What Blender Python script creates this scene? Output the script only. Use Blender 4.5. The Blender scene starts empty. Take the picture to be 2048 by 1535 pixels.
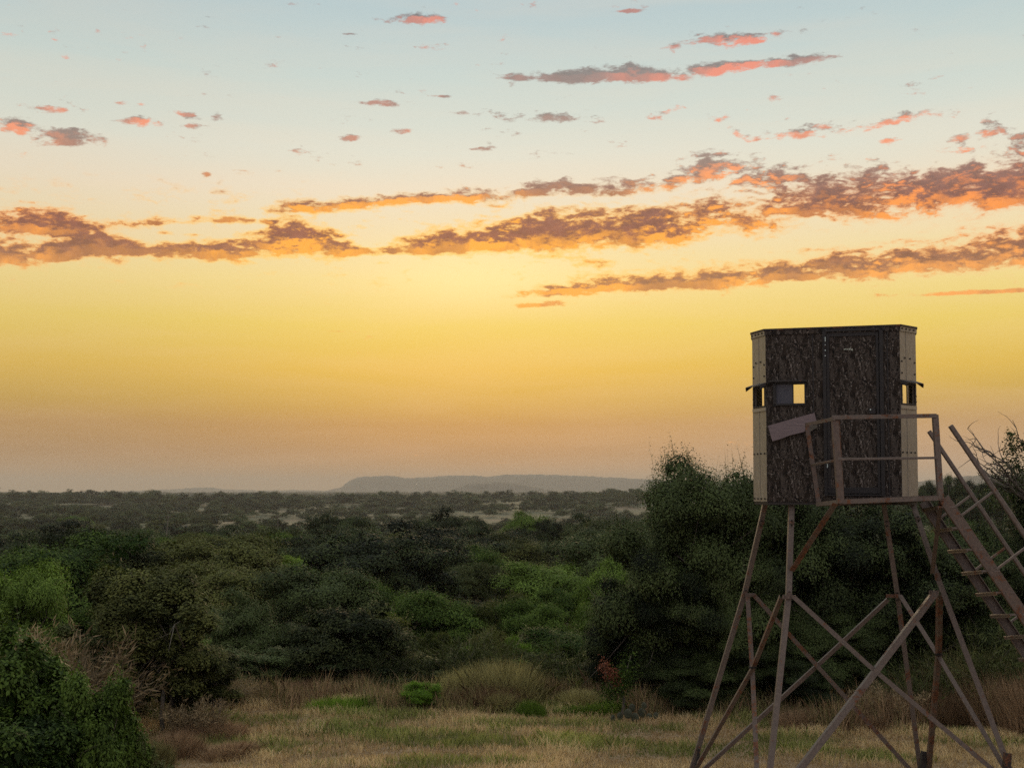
import bpy, math, random
import numpy as np
from mathutils import Vector, Matrix
R = math.radians
rng = np.random.default_rng(7)
S = bpy.context.scene
COL = S.collection

# ------------------------------------------------------------------ camera
F = 2400.0; EYE = 3.8; PITCH = 2.9; HOR = 985.0
CY = HOR - F * math.tan(R(PITCH))
cam = bpy.data.cameras.new('camera'); camo = bpy.data.objects.new('camera', cam); COL.objects.link(camo)
camo.location = (0, 0, EYE); camo.rotation_euler = (R(90 + PITCH), 0, 0)
cam.sensor_fit = 'HORIZONTAL'; cam.sensor_width = 36.0; cam.lens = F / 2048 * 36
cam.shift_y = (CY - 767.5) / 2048; cam.clip_start = 0.1; cam.clip_end = 40000
S.camera = camo
_p = R(PITCH)
def ray(px, py):
    cx = (px - 1024) / F; cy = (CY - py) / F
    return Vector((cx, math.cos(_p) - cy * math.sin(_p), math.sin(_p) + cy * math.cos(_p)))
def at(px, py, Y):
    d = ray(px, py); t = Y / d.y
    return Vector((d.x * t, Y, EYE + d.z * t))
def azd(px): return math.degrees(math.atan((px - 1024) / F))
def eld(px, py): return math.degrees(math.atan((HOR - py) / F / math.sqrt(1 + ((px - 1024) / F) ** 2)))

# ------------------------------------------------------------------ view
S.view_settings.view_transform = 'Standard'; S.view_settings.look = 'None'
S.view_settings.exposure = 0.0; S.view_settings.gamma = 1.0; S.view_settings.use_curve_mapping = False
S.cycles.use_denoising = False
S.cycles.max_bounces = 6; S.cycles.diffuse_bounces = 1; S.cycles.volume_bounces = 0; S.cycles.transmission_bounces = 4
S.cycles.glossy_bounces = 3

def s2l(c):
    return tuple(((v / 255) / 12.92 if v / 255 <= 0.04045 else ((v / 255 + 0.055) / 1.055) ** 2.4) for v in c)

class NT:
    """small helper to write node trees"""
    def __init__(s, tree): s.t = tree; s.n = tree.nodes; s.l = tree.links
    def node(s, typ, ins=None, **kw):
        nd = s.n.new(typ)
        for k, v in kw.items(): setattr(nd, k, v)
        if ins:
            for k, v in ins.items(): s.set(nd.inputs[k], v)
        return nd
    def set(s, sock, v):
        if isinstance(v, bpy.types.NodeSocket): s.l.new(v, sock)
        else:
            if sock.type == 'RGBA' and len(v) == 3: v = (*v, 1)
            sock.default_value = v
    def m(s, op, a, b=0.0, c=0.0, clamp=False):
        nd = s.n.new('ShaderNodeMath'); nd.operation = op; nd.use_clamp = clamp
        s.set(nd.inputs[0], a); s.set(nd.inputs[1], b)
        if len(nd.inputs) > 2: s.set(nd.inputs[2], c)
        return nd.outputs[0]
    def mr(s, v, a, b, c=0.0, d=1.0, smooth=True):
        nd = s.n.new('ShaderNodeMapRange'); nd.interpolation_type = 'SMOOTHSTEP' if smooth else 'LINEAR'
        for i, x in enumerate((v, a, b, c, d)): s.set(nd.inputs[i], x)
        return nd.outputs[0]
    def mix(s, f, a, b, mode='MIX'):
        nd = s.n.new('ShaderNodeMix'); nd.data_type = 'RGBA'; nd.blend_type = mode
        s.set(nd.inputs[0], f); s.set(nd.inputs[6], a); s.set(nd.inputs[7], b)
        return nd.outputs[2]
    def noise(s, vec, scale, detail=4, rough=0.55, dist=0.0, dim='3D', w=None):
        nd = s.n.new('ShaderNodeTexNoise'); nd.noise_dimensions = dim
        s.set(nd.inputs['Vector'], vec); s.set(nd.inputs['Scale'], scale); s.set(nd.inputs['Detail'], detail)
        s.set(nd.inputs['Roughness'], rough); s.set(nd.inputs['Distortion'], dist)
        if w is not None: s.set(nd.inputs['W'], w)
        return nd.outputs['Fac']
    def xyz(s, x, y, z):
        nd = s.n.new('ShaderNodeCombineXYZ')
        for i, v in enumerate((x, y, z)): s.set(nd.inputs[i], v)
        return nd.outputs[0]
    def ramp(s, f, pts):
        nd = s.n.new('ShaderNodeValToRGB'); r = nd.color_ramp
        while len(r.elements) < len(pts): r.elements.new(0.5)
        for e, (p, c) in zip(r.elements, pts): e.position = p; e.color = (*c, 1)
        s.l.new(f, nd.inputs[0]); return nd.outputs[0]

# ------------------------------------------------------------------ sky
SUN_AZ, SUN_EL = azd(960), 9.0
W = bpy.data.worlds.new('World'); S.world = W; W.use_nodes = True
wt = NT(W.node_tree); wt.n.clear()

def curve(T, az, pts, lo=-30.0, hi=30.0, vmax=25.0):
    nd = T.n.new('ShaderNodeFloatCurve'); c = nd.mapping.curves[0]
    f = T.m('DIVIDE', T.m('SUBTRACT', az, lo), hi - lo, clamp=True)
    P = [((a - lo) / (hi - lo), v / vmax) for a, v in pts]
    P = [(0.0, P[0][1])] + P + [(1.0, P[-1][1])]
    while len(c.points) < len(P): c.points.new(0.5, 0.5)
    for q, (x, y) in zip(c.points, P): q.location = (x, y); q.handle_type = 'VECTOR'
    nd.mapping.update(); T.l.new(f, nd.inputs['Value'])
    return T.m('MULTIPLY', nd.outputs[0], vmax)

def cloud_group():
    g = bpy.data.node_groups.new('cloud_field', 'ShaderNodeTree')
    g.interface.new_socket('Azimuth', in_out='INPUT', socket_type='NodeSocketFloat')
    g.interface.new_socket('Elevation', in_out='INPUT', socket_type='NodeSocketFloat')
    g.interface.new_socket('Direction', in_out='INPUT', socket_type='NodeSocketVector')
    g.interface.new_socket('Density', in_out='OUTPUT', socket_type='NodeSocketFloat')
    T = NT(g); gi = T.node('NodeGroupInput'); go = T.node('NodeGroupOutput')
    az, el, di = gi.outputs[0], gi.outputs[1], gi.outputs[2]
    sp = T.node('ShaderNodeSeparateXYZ', {0: di})
    v = T.xyz(sp.outputs[0], sp.outputs[1], T.m('MULTIPLY', sp.outputs[2], 2.6))
    n1 = T.noise(v, 33, 9, 0.6, 0.35)
    n2 = T.noise(v, 85, 6, 0.62, 0.2)
    n = T.m('ADD', T.m('MULTIPLY', n1, 0.58), T.m('MULTIPLY', n2, 0.42))
    # long bands of cloud: (pixel x, centre y, half width, strength)
    bands = [
        [(-80, 508, 26, .52), (0, 506, 28, .50), (60, 512, 20, .48), (120, 502, 28, .54), (200, 486, 34, .56), (280, 502, 16, .46), (360, 500, 18, .50), (450, 502, 20, .54), (530, 486, 26, .58), (590, 474, 36, .62), (680, 494, 22, .54), (735, 500, 10, .30), (790, 494, 16, .46), (880, 486, 26, .56), (1000, 478, 30, .60), (1100, 462, 40, .62), (1230, 462, 38, .56), (1350, 448, 46, .54), (1430, 430, 44, .42), (1500, 415, 60, .40), (1620, 400, 50, .47), (1800, 392, 46, .52), (1960, 375, 52, .56), (2100, 360, 60, .56)],
        [(960, 600, 8, .0), (1040, 587, 10, .36), (1120, 578, 16, .46), (1250, 568, 20, .48), (1400, 562, 22, .48), (1550, 550, 24, .48), (1700, 532, 28, .5), (1850, 520, 34, .5), (2060, 498, 40, .52)],
        [(960, 140, 8, 0), (1010, 140, 10, .34), (1120, 146, 12, .44), (1220, 138, 20, .52), (1330, 142, 16, .44), (1450, 128, 13, .44), (1600, 105, 13, .40), (1690, 98, 7, .28), (1740, 97, 5, 0)],
        [(960, 376, 14, 0), (1060, 374, 18, .34), (1200, 372, 18, .44), (1340, 366, 20, .46), (1420, 330, 30, .44), (1500, 350, 30, .46), (1640, 352, 22, .36), (1760, 345, 20, .30), (1960, 340, 20, .28)],
        [(480, 420, 10, 0), (540, 412, 13, .36), (640, 412, 15, .42), (760, 400, 13, .40), (860, 392, 14, .42), (930, 385, 20, .48), (1000, 385, 14, .30), (1090, 375, 16, .44), (1180, 370, 10, .0)],
        [(-60, 445, 26, .56), (60, 447, 24, .58), (150, 455, 22, .54), (220, 450, 14, .36), (340, 436, 10, .28), (450, 436, 9, .32), (560, 440, 9, .34), (640, 430, 9, 0)],
        [(1700, 590, 5, 0), (1850, 588, 4, .30), (1950, 583, 5, .44), (2060, 578, 5, .44)],
        [(1000, 612, 5, 0), (1050, 610, 6, .36), (1110, 606, 6, .36), (1190, 604, 4, 0)],
        [(860, 218, 8, 0), (930, 217, 8, .32), (1040, 228, 14, .30), (1180, 224, 18, .30), (1280, 236, 10, .10), (1360, 206, 10, .40), (1400, 206, 8, .1), (1500, 270, 12, .26), (1590, 262, 13, .36), (1700, 250, 20, .26), (1860, 218, 13, .38), (1960, 225, 20, .24), (2030, 262, 14, .36)],
    ]
    tot = None
    for b in bands:
        cen = curve(T, az, [(azd(x), eld(x, y)) for x, y, w, a in b])
        wid = curve(T, az, [(azd(x), math.degrees(w / F)) for x, y, w, a in b], vmax=3.0)
        amp = curve(T, az, [(azd(x), a) for x, y, w, a in b], vmax=1.0)
        q = T.m('DIVIDE', T.m('SUBTRACT', el, cen), wid)
        # flat underside: falls off faster below the centre line than above it
        q = T.m('MULTIPLY', q, T.mr(q, -1.0, 0.3, 1.35, 0.85))
        e = T.m('EXPONENT', T.m('MULTIPLY', T.m('MULTIPLY', q, q), -0.8))
        e = T.m('MULTIPLY', e, amp)
        tot = e if tot is None else T.m('MAXIMUM', tot, e)
    # single small clouds: (x, y, half width, half height, strength)
    for x, y, w, h, a in [(840, 22, 85, 13, .46), (690, 52, 22, 3, .28), (760, 196, 60, 8, .38), (880, 181, 26, 3, .32), (120, 262, 85, 16, .46), (95, 208, 65, 9, .40),
                          (20, 245, 40, 18, .42), (270, 232, 55, 12, .34), (365, 220, 32, 9, .38), (372, 243, 20, 7, .34), (425, 222, 16, 9, .30), (698, 267, 30, 7, .42), (795, 252, 24, 6, .34), (970, 290, 36, 6, .34),
                          (406, 342, 11, 7, .42), (1500, 62, 80, 12, .36), (1345, 75, 60, 8, .24), (1265, 5, 30, 4, .34), (1390, 305, 55, 12, .36), (255, 580, 16, 3, .30), (680, 661, 36, 1.6, .34),
                          (840, 910, 30, 1.5, .28), (1000, 925, 60, 1.5, .26), (45, 398, 20, 4, .34), (220, 195, 50, 7, .28), (1200, 522, 40, 8, .38), (1650, 495, 60, 5, .34), (1800, 480, 60, 8, .34), (480, 478, 60, 5, .36), (370, 465, 70, 5, .30), (1925, 268, 22, 8, .42), (1790, 271, 26, 6, .38), (1995, 258, 26, 10, .42), (230, 445, 60, 12, .36)]:
        dx = T.m('DIVIDE', T.m('SUBTRACT', az, azd(x)), math.degrees(w / F)); dy = T.m('DIVIDE', T.m('SUBTRACT', el, eld(x, y)), math.degrees(h / F))
        e = T.m('MULTIPLY', T.m('EXPONENT', T.m('MULTIPLY', T.m('ADD', T.m('MULTIPLY', dx, dx), T.m('MULTIPLY', dy, dy)), -0.8)), a)
        tot = T.m('MAXIMUM', tot, e)
    # loose scattered puffs over the whole sky from 9 degrees up
    far = T.m('MULTIPLY', T.mr(el, 9.0, 14.0), 0.07)
    far = T.m('MULTIPLY', far, T.mr(el, 19.0, 50.0, 1.0, 1.5))
    tot = T.m('MAXIMUM', tot, far)
    raw = T.m('ADD', T.m('MULTIPLY', T.m('SUBTRACT', n, 0.5), 2.1), T.m('SUBTRACT', T.m('MULTIPLY', tot, 1.22), 0.31))
    T.set(go.inputs[0], raw)
    return g
CG = cloud_group()
tc = wt.node('ShaderNodeTexCoord'); dr = tc.outputs['Generated']
sx = wt.node('ShaderNodeSeparateXYZ', {0: dr})
DX, DY, DZ = sx.outputs
el = wt.m('MULTIPLY', wt.m('ARCSINE', DZ), 180 / math.pi)
az = wt.m('MULTIPLY', wt.m('ARCTAN2', DX, DY), 180 / math.pi)
def rp(y): return math.sqrt(max(eld(1024, y), 0) / 90)
stops = [(0.0, (190, 153, 110)), (rp(960), (186, 146, 100)), (rp(900), (180, 137, 84)), (rp(850), (184, 140, 74)), (rp(800), (202, 162, 66)), (rp(740), (222, 182, 70)), (rp(650), (232, 203, 98)),
         (rp(560), (240, 216, 142)), (rp(480), (237, 217, 170)), (rp(380), (231, 219, 194)), (rp(300), (218, 219, 204)), (rp(150), (196, 209, 203)), (rp(0), (178, 197, 200)),
         (math.sqrt(32 / 90), (188, 203, 206)), (math.sqrt(50 / 90), (208, 215, 214)), (1.0, (232, 232, 226))]
fac = wt.m('SQRT', wt.m('DIVIDE', wt.m('MAXIMUM', el, 0.0), 90.0))
base = wt.ramp(fac, [(p, s2l(c)) for p, c in stops])
# the side of the sky away from the sunset is dusky blue
stv = wt.noise(wt.xyz(wt.m('MULTIPLY', DX, 3.0), wt.m('MULTIPLY', DY, 3.0), wt.m('MULTIPLY', DZ, 26.0)), 1.6, 5, 0.55, 0.4)
base = wt.mix(wt.mr(stv, 0.35, 0.72, 0.0, 0.09), base, s2l((255, 214, 176)))
away = wt.mr(wt.m('ABSOLUTE', wt.m('SUBTRACT', az, SUN_AZ)), 45.0, 150.0)
dusk = wt.ramp(fac, [(0.0, s2l((140, 136, 148))), (0.25, s2l((166, 152, 162))), (0.5, s2l((188, 184, 188))), (1.0, s2l((232, 232, 226)))])
base = wt.mix(away, base, dusk)
# glow round the hidden sun, and a rosier horizon to the right
da = wt.m('DIVIDE', wt.m('SUBTRACT', az, SUN_AZ), 5.5); de = wt.m('DIVIDE', wt.m('SUBTRACT', el, eld(960, 545)), 1.5)
glow = wt.m('EXPONENT', wt.m('MULTIPLY', wt.m('ADD', wt.m('MULTIPLY', da, da), wt.m('MULTIPLY', de, de)), -1.0))
base = wt.mix(wt.m('MULTIPLY', glow, 0.6), base, s2l((255, 235, 165)))
pk = wt.m('MULTIPLY', wt.mr(az, -3.0, 20.0), wt.mr(el, 5.5, 1.0))
base = wt.mix(wt.m('MULTIPLY', pk, 0.3), base, s2l((222, 186, 158)))
lf = wt.m('MULTIPLY', wt.mr(az, -4.0, -23.0), wt.mr(el, 22.0, 2.0, 0.05, 0.16))
base = wt.mix(lf, base, s2l((120, 104, 84)))
def dens(daz, dele):
    nd = wt.n.new('ShaderNodeGroup'); nd.node_tree = CG
    wt.set(nd.inputs[0], wt.m('ADD', az, daz)); wt.set(nd.inputs[1], wt.m('ADD', el, dele))
    wt.set(nd.inputs[2], wt.xyz(DX, DY, wt.m('ADD', DZ, math.radians(dele))))
    return nd.outputs[0]
d0 = dens(0, 0); d1 = dens(0, -0.30)
alpha = wt.mr(d0, -0.05, 0.20)
veil = wt.m('MULTIPLY', wt.mr(d0, -0.20, 0.02), wt.mr(wt.m('ABSOLUTE', wt.m('SUBTRACT', el, 11.8)), 3.5, 1.0, 0.0, 0.55))
core = wt.mr(d0, 0.04, 0.27)
under = wt.m('MULTIPLY', wt.mr(wt.m('SUBTRACT', d0, d1), -0.05, 0.29), wt.mr(wt.noise(dr, 34, 4, 0.6), 0.32, 0.60, 0.5, 1.25))
nearsun = wt.m('MULTIPLY', wt.mr(wt.m('ABSOLUTE', wt.m('SUBTRACT', az, azd(880))), 27.0, 4.0), wt.mr(wt.m('ABSOLUTE', wt.m('SUBTRACT', el, 11.5)), 5.0, 0.6))
body = wt.ramp(wt.m('DIVIDE', el, 30.0, clamp=True), [(0.0, s2l((178, 128, 92))), (eld(1024, 560) / 30, s2l((156, 108, 78))), (eld(1024, 470) / 30, s2l((140, 86, 70))), (eld(1024, 380) / 30, s2l((130, 92, 86))), (eld(1024, 230) / 30, s2l((118, 106, 104))), (0.85, s2l((100, 94, 104))), (1.0, s2l((120, 120, 132)))])
lit = wt.ramp(wt.m('DIVIDE', el, 30.0, clamp=True), [(0.0, s2l((244, 178, 104))), (eld(1024, 560) / 30, s2l((248, 168, 88))), (eld(1024, 470) / 30, s2l((255, 150, 66))), (eld(1024, 380) / 30, s2l((248, 140, 84))), (eld(1024, 150) / 30, s2l((238, 126, 96))), (1.0, s2l((220, 130, 110)))])
lit = wt.mix(nearsun, lit, s2l((255, 176, 56)))
hot = wt.m('MULTIPLY', nearsun, wt.mr(d0, 0.14, 0.0))
lit = wt.mix(hot, lit, s2l((255, 222, 104)))
lit = wt.mix(wt.mr(el, 14.5, 12.5, 0, .35), lit, s2l((255, 164, 74)))
big = wt.noise(dr, 7.0, 3, 0.5)
pink = wt.mr(big, 0.36, 0.62, 0.15, 1.05)
litf = wt.m('MAXIMUM', wt.m('MULTIPLY', wt.m('MULTIPLY', under, pink), wt.mr(nearsun, 0, 1, 1.0, 1.35), clamp=True), wt.m('MULTIPLY', wt.m('MULTIPLY', wt.m('SUBTRACT', 1.0, core), wt.mr(el, 15.0, 12.5, 0.05, 1.0)), 0.85))
det = wt.noise(wt.xyz(DX, DY, wt.m('MULTIPLY', DZ, 2.0)), 70, 5, 0.6)
body = wt.mix(1.0, body, wt.xyz(wt.mr(det, 0.3, 0.7, 0.8, 1.18), wt.mr(det, 0.3, 0.7, 0.8, 1.16), wt.mr(det, 0.3, 0.7, 0.82, 1.14)), 'MULTIPLY')
cc = wt.mix(litf, body, lit)
cc = wt.mix(wt.m('MULTIPLY', away, 0.8), cc, s2l((108, 100, 116)))
thin = wt.mr(el, 13.0, 16.0, 1.0, 0.82)
base = wt.mix(wt.m('MULTIPLY', veil, wt.mr(nearsun, 0, 1, 0.45, 1.0)), base, wt.mix(nearsun, s2l((246, 190, 140)), s2l((255, 200, 84))))
skyc = wt.mix(wt.m('MULTIPLY', alpha, thin), base, cc)
nis = wt.node('ShaderNodeTexSky'); nis.sky_type = 'NISHITA'; nis.sun_disc = False
nis.sun_elevation = R(2.0); nis.sun_rotation = R(SUN_AZ); nis.dust_density = 3.0
bgn = wt.node('ShaderNodeBackground', {'Color': nis.outputs[0], 'Strength': 0.008})
bg = wt.node('ShaderNodeBackground', {'Color': skyc, 'Strength': 1.07})
ad = wt.node('ShaderNodeAddShader', {0: bg.outputs[0], 1: bgn.outputs[0]})
wo = wt.node('ShaderNodeOutputWorld', {'Surface': ad.outputs[0]})
W.cycles.sampling_method = 'MANUAL'; W.cycles.sample_map_resolution = 512

# ------------------------------------------------------------------ sun
sl = bpy.data.lights.new('sun', 'SUN'); sl.energy = 1.1; sl.angle = R(11); sl.color = (1.0, 0.72, 0.42)
so = bpy.data.objects.new('sun', sl); COL.objects.link(so)
sd = Vector((math.sin(R(SUN_AZ)) * math.cos(R(SUN_EL)), math.cos(R(SUN_AZ)) * math.cos(R(SUN_EL)), math.sin(R(SUN_EL))))
so.rotation_euler = sd.to_track_quat('Z', 'Y').to_euler(); so.location = (0, 30, 60)

# ------------------------------------------------------------------ helpers
def tag(o, label=None, cat=None, group=None, kind=None):
    for k, v in (('label', label), ('category', cat), ('group', group), ('kind', kind)):
        if v: o[k] = v
    return o
def empty(name, loc, rz=0.0):
    o = bpy.data.objects.new(name, None); COL.objects.link(o); o.location = loc; o.rotation_euler = (0, 0, rz); o.empty_display_size = 0.2
    return o
def link(name, me, parent=None):
    o = bpy.data.objects.new(name, me); COL.objects.link(o)
    if parent is not None: o.parent = parent
    return o
def np_mesh(name, V, Fq, mat, tone=None, smooth=False):
    """fast mesh from arrays; all faces have the same number of corners"""
    V = np.asarray(V, np.float32); Fq = np.asarray(Fq, np.int32); k = Fq.shape[1]; n = len(Fq)
    me = bpy.data.meshes.new(name); me.vertices.add(len(V)); me.vertices.foreach_set('co', V.ravel())
    me.loops.add(n * k); me.loops.foreach_set('vertex_index', Fq.ravel())
    me.polygons.add(n); me.polygons.foreach_set('loop_start', np.arange(0, n * k, k, dtype=np.int32))
    me.polygons.foreach_set('loop_total', np.full(n, k, np.int32))
    if smooth: me.polygons.foreach_set('use_smooth', np.ones(n, bool))
    me.update(calc_edges=True)
    if tone is not None:
        a = me.attributes.new('tone', 'FLOAT', 'FACE'); a.data.foreach_set('value', np.asarray(tone, np.float32))
    me.materials.append(mat); return me

class MB:
    """collects solid pieces, then links them as one mesh object"""
    def __init__(s): s.V = []; s.F = []; s.UV = []
    def add(s, V, F, uv=None):
        b = len(s.V); s.V += [Vector(v) for v in V]; s.F += [tuple(b + i for i in f) for f in F]
        for f in F: s.UV.append([uv[i] if uv else (0, 0) for i in f])
    def frame(s, p, q, ref):
        a = (q - p).normalized(); r = Vector(ref); u = (r - a * r.dot(a))
        if u.length < 1e-4: u = Vector((0, 0, 1)).cross(a) if abs(a.z) < .9 else Vector((1, 0, 0))
        u.normalize(); return a, u, a.cross(u).normalized()
    def prism(s, p, q, prof, ref=(0, -1, 0)):
        p, q = Vector(p), Vector(q); a, u, v = s.frame(p, q, ref); n = len(prof)
        V = [p + u * x + v * y for x, y in prof] + [q + u * x + v * y for x, y in prof]
        Fs = [(i, (i + 1) % n, n + (i + 1) % n, n + i) for i in range(n)] + [tuple(range(n - 1, -1, -1)), tuple(range(n, 2 * n))]
        s.add(V, Fs); return s
    def bar(s, p, q, w, h, ref=(0, -1, 0)):
        b = min(w, h) * .14; w2, h2 = h / 2, w / 2
        return s.prism(p, q, [(-w2 + b, -h2), (w2 - b, -h2), (w2, -h2 + b), (w2, h2 - b), (w2 - b, h2), (-w2 + b, h2), (-w2, h2 - b), (-w2, -h2 + b)], ref)
    def angle(s, p, q, w, t=.007, ref=(0, -1, 0), flip=1):
        # L section: one leg faces ref, the other runs back from it
        f = flip; prof = [(w * .5, -w * .5 * f), (w * .5, w * .5 * f), (w * .5 - t, w * .5 * f), (w * .5 - t, (-w * .5 + t) * f), (-w * .5, (-w * .5 + t) * f), (-w * .5, -w * .5 * f)]
        return s.prism(p, q, prof if f > 0 else prof[::-1], ref)
    def tube(s, pts, rad, n=8):
        base = len(s.V); m = len(pts); pts = [Vector(p) for p in pts]; u = None
        V = []
        for i, p in enumerate(pts):
            t = (pts[min(i + 1, m - 1)] - pts[max(i - 1, 0)]).normalized()
            if u is None: u = t.orthogonal().normalized()
            else: u = (u - t * u.dot(t)).normalized()
            w = t.cross(u); r = rad[i] if isinstance(rad, (list, tuple, np.ndarray)) else rad
            V += [p + (u * math.cos(k * 2 * math.pi / n) + w * math.sin(k * 2 * math.pi / n)) * r for k in range(n)]
        Fs = [(i * n + k, i * n + (k + 1) % n, (i + 1) * n + (k + 1) % n, (i + 1) * n + k) for i in range(m - 1) for k in range(n)]
        Fs += [tuple(range(n - 1, -1, -1)), tuple((m - 1) * n + k for k in range(n))]
        s.add(V, Fs); return s
    def box(s, c, sx, sy, sz, X=Vector((1, 0, 0)), Y=Vector((0, 1, 0)), Z=Vector((0, 0, 1))):
        c = Vector(c); V = [c + X * (a * sx / 2) + Y * (b * sy / 2) + Z * (d * sz / 2) for a, b, d in
                            ((-1, -1, -1), (1, -1, -1), (1, 1, -1), (-1, 1, -1), (-1, -1, 1), (1, -1, 1), (1, 1, 1), (-1, 1, 1))]
        s.add(V, [(0, 3, 2, 1), (4, 5, 6, 7), (0, 1, 5, 4), (1, 2, 6, 5), (2, 3, 7, 6), (3, 0, 4, 7)]); return s
    def build(s, name, mat, parent=None, smooth=False):
        o0 = parent_origin(parent)
        me = bpy.data.meshes.new(name); me.from_pydata([tuple(v - o0) for v in s.V], [], s.F); me.update()
        uvl = me.uv_layers.new(name='UVMap'); flat = [c for f in s.UV for uv in f for c in uv]
        uvl.data.foreach_set('uv', np.array(flat, np.float32))
        me.materials.append(mat)
        if smooth: me.polygons.foreach_set('use_smooth', np.ones(len(me.polygons), bool))
        return link(name, me, parent)
def parent_origin(p):
    o = Vector((0, 0, 0))
    while p is not None: o = o + Vector(p.location); p = p.parent
    return o

# ------------------------------------------------------------------ materials
def mat(name):
    m = bpy.data.materials.new(name); m.use_nodes = True; T = NT(m.node_tree)
    return m, T, T.n['Principled BSDF'], T.n['Material Output']
def leaf_mat(name, dark, light, rough=0.62, trans=0.22, dead=None, spec=0.08, tint=(1.5, 1.7, 0.7)):
    m, T, P, O = mat(name)
    at_ = T.node('ShaderNodeAttribute', attribute_name='tone'); oi = T.node('ShaderNodeObjectInfo')
    geo = T.node('ShaderNodeTexCoord')
    f = T.m('ADD', T.m('MULTIPLY', at_.outputs['Fac'], 0.85), T.m('MULTIPLY', T.m('SUBTRACT', oi.outputs['Random'], 0.5), 0.62))
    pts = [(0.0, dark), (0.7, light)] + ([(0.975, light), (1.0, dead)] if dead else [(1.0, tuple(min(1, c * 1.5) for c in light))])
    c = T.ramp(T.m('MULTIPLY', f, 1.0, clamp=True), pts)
    T.set(P.inputs['Base Color'], c); P.inputs['Roughness'].default_value = rough
    P.inputs['Specular IOR Level'].default_value = spec
    tr = T.node('ShaderNodeBsdfTranslucent', {'Color': T.mix(1.0, c, tint, 'MULTIPLY')})
    mx = T.node('ShaderNodeMixShader', {0: trans, 1: P.outputs[0], 2: tr.outputs[0]})
    T.l.new(mx.outputs[0], O.inputs['Surface']); return m
LM = {
    'oak': leaf_mat('oak_leaves', (0.006, 0.011, 0.004), (0.082, 0.114, 0.036), 0.7, 0.06, (0.14, 0.15, 0.08), 0.16),
    'mesq': leaf_mat('mesquite_leaves', (0.018, 0.040, 0.008), (0.13, 0.20, 0.04), 0.7, 0.15),
    'bright': leaf_mat('bright_leaves', (0.07, 0.13, 0.016), (0.19, 0.33, 0.04), 0.6, 0.35),
    'yell': leaf_mat('yellow_green_leaves', (0.035, 0.048, 0.014), (0.11, 0.12, 0.032), 0.6, 0.3),
    'gray': leaf_mat('grey_green_leaves', (0.012, 0.018, 0.007), (0.105, 0.126, 0.046), 0.7, 0.08, (0.13, 0.12, 0.07)),
    'olive': leaf_mat('olive_leaves', (0.016, 0.022, 0.007), (0.145, 0.158, 0.048), 0.7, 0.1, (0.18, 0.12, 0.06)),
    'brown': leaf_mat('brown_twigs', (0.13, 0.10, 0.06), (0.36, 0.28, 0.17), 0.8, 0.2, tint=(1.1, 1.0, 0.75)),
    'red': leaf_mat('dead_red_leaves', (0.12, 0.045, 0.03), (0.26, 0.10, 0.06), 0.7, 0.2, tint=(1.1, 1.0, 0.75)),
    'broad': leaf_mat('broad_leaves', (0.012, 0.028, 0.005), (0.10, 0.16, 0.028), 0.6, 0.18, (0.16, 0.22, 0.05), 0.12),
    'rust': leaf_mat('russet_grass', (0.16, 0.105, 0.06), (0.42, 0.29, 0.18), 0.8, 0.2, tint=(1.1, 1.0, 0.75)),
    'tan': leaf_mat('tan_grass', (0.40, 0.285, 0.15), (0.90, 0.72, 0.43), 0.7, 0.3, tint=(1.1, 1.0, 0.75)),
    'green': leaf_mat('green_grass', (0.15, 0.16, 0.06), (0.38, 0.38, 0.17), 0.6, 0.3),
    'weed': leaf_mat('weed_leaves', (0.07, 0.12, 0.02), (0.22, 0.32, 0.06), 0.65, 0.3),
    'mound': leaf_mat('mound_grass', (0.18, 0.165, 0.075), (0.44, 0.41, 0.19), 0.7, 0.3, tint=(1.1, 1.0, 0.75)),
}
def bark(name, c1, c2):
    m, T, P, O = mat(name); tc_ = T.node('ShaderNodeTexCoord')
    mp = T.node('ShaderNodeMapping', {0: tc_.outputs['Object'], 3: (14, 14, 3)})
    n = T.noise(mp.outputs[0], 2.0, 6, 0.65)
    T.set(P.inputs['Base Color'], T.ramp(n, [(0.3, c1), (0.7, c2)])); P.inputs['Roughness'].default_value = 0.9
    bp = T.node('ShaderNodeBump', {'Height': n, 'Strength': 0.7, 'Distance': 0.02}); T.l.new(bp.outputs[0], P.inputs['Normal'])
    return m
BARK = bark('bark', (0.05, 0.04, 0.032), (0.17, 0.145, 0.12))
BARKG = bark('pale_bark', (0.09, 0.078, 0.066), (0.2, 0.18, 0.15))

def steel(name, c, rustamt=0.5, rough=0.55):
    m, T, P, O = mat(name); tc_ = T.node('ShaderNodeTexCoord'); v = tc_.outputs['Object']
    n1 = T.noise(v, 5.5, 9, 0.7); n2 = T.noise(v, 34, 5, 0.6)
    oi = T.node('ShaderNodeObjectInfo')
    r = T.mr(T.m('ADD', n1, T.m('ADD', T.m('MULTIPLY', T.m('SUBTRACT', n2, 0.5), 0.35), T.m('MULTIPLY', T.m('SUBTRACT', oi.outputs['Random'], 0.5), 0.16))), 0.62 - 0.1 * rustamt, 0.70 - 0.05 * rustamt)
    cl = T.mix(T.mr(n2, 0.3, 0.7), tuple(x * 0.78 for x in c), tuple(x * 1.15 for x in c))
    ru = T.mix(T.mr(n2, 0.35, 0.65), (0.085, 0.038, 0.022), (0.20, 0.085, 0.042))
    T.set(P.inputs['Base Color'], T.mix(r, cl, ru)); T.set(P.inputs['Roughness'], T.mr(r, 0, 1, rough, 0.9)); P.inputs['Metallic'].default_value = 0.15
    bp = T.node('ShaderNodeBump', {'Height': n2, 'Strength': 0.25, 'Distance': 0.004}); T.l.new(bp.outputs[0], P.inputs['Normal'])
    return m
STEEL = steel('painted_steel', (0.155, 0.125, 0.108), 0.5)
STEELR = steel('rusty_steel', (0.14, 0.105, 0.088), 1.1)
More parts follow.
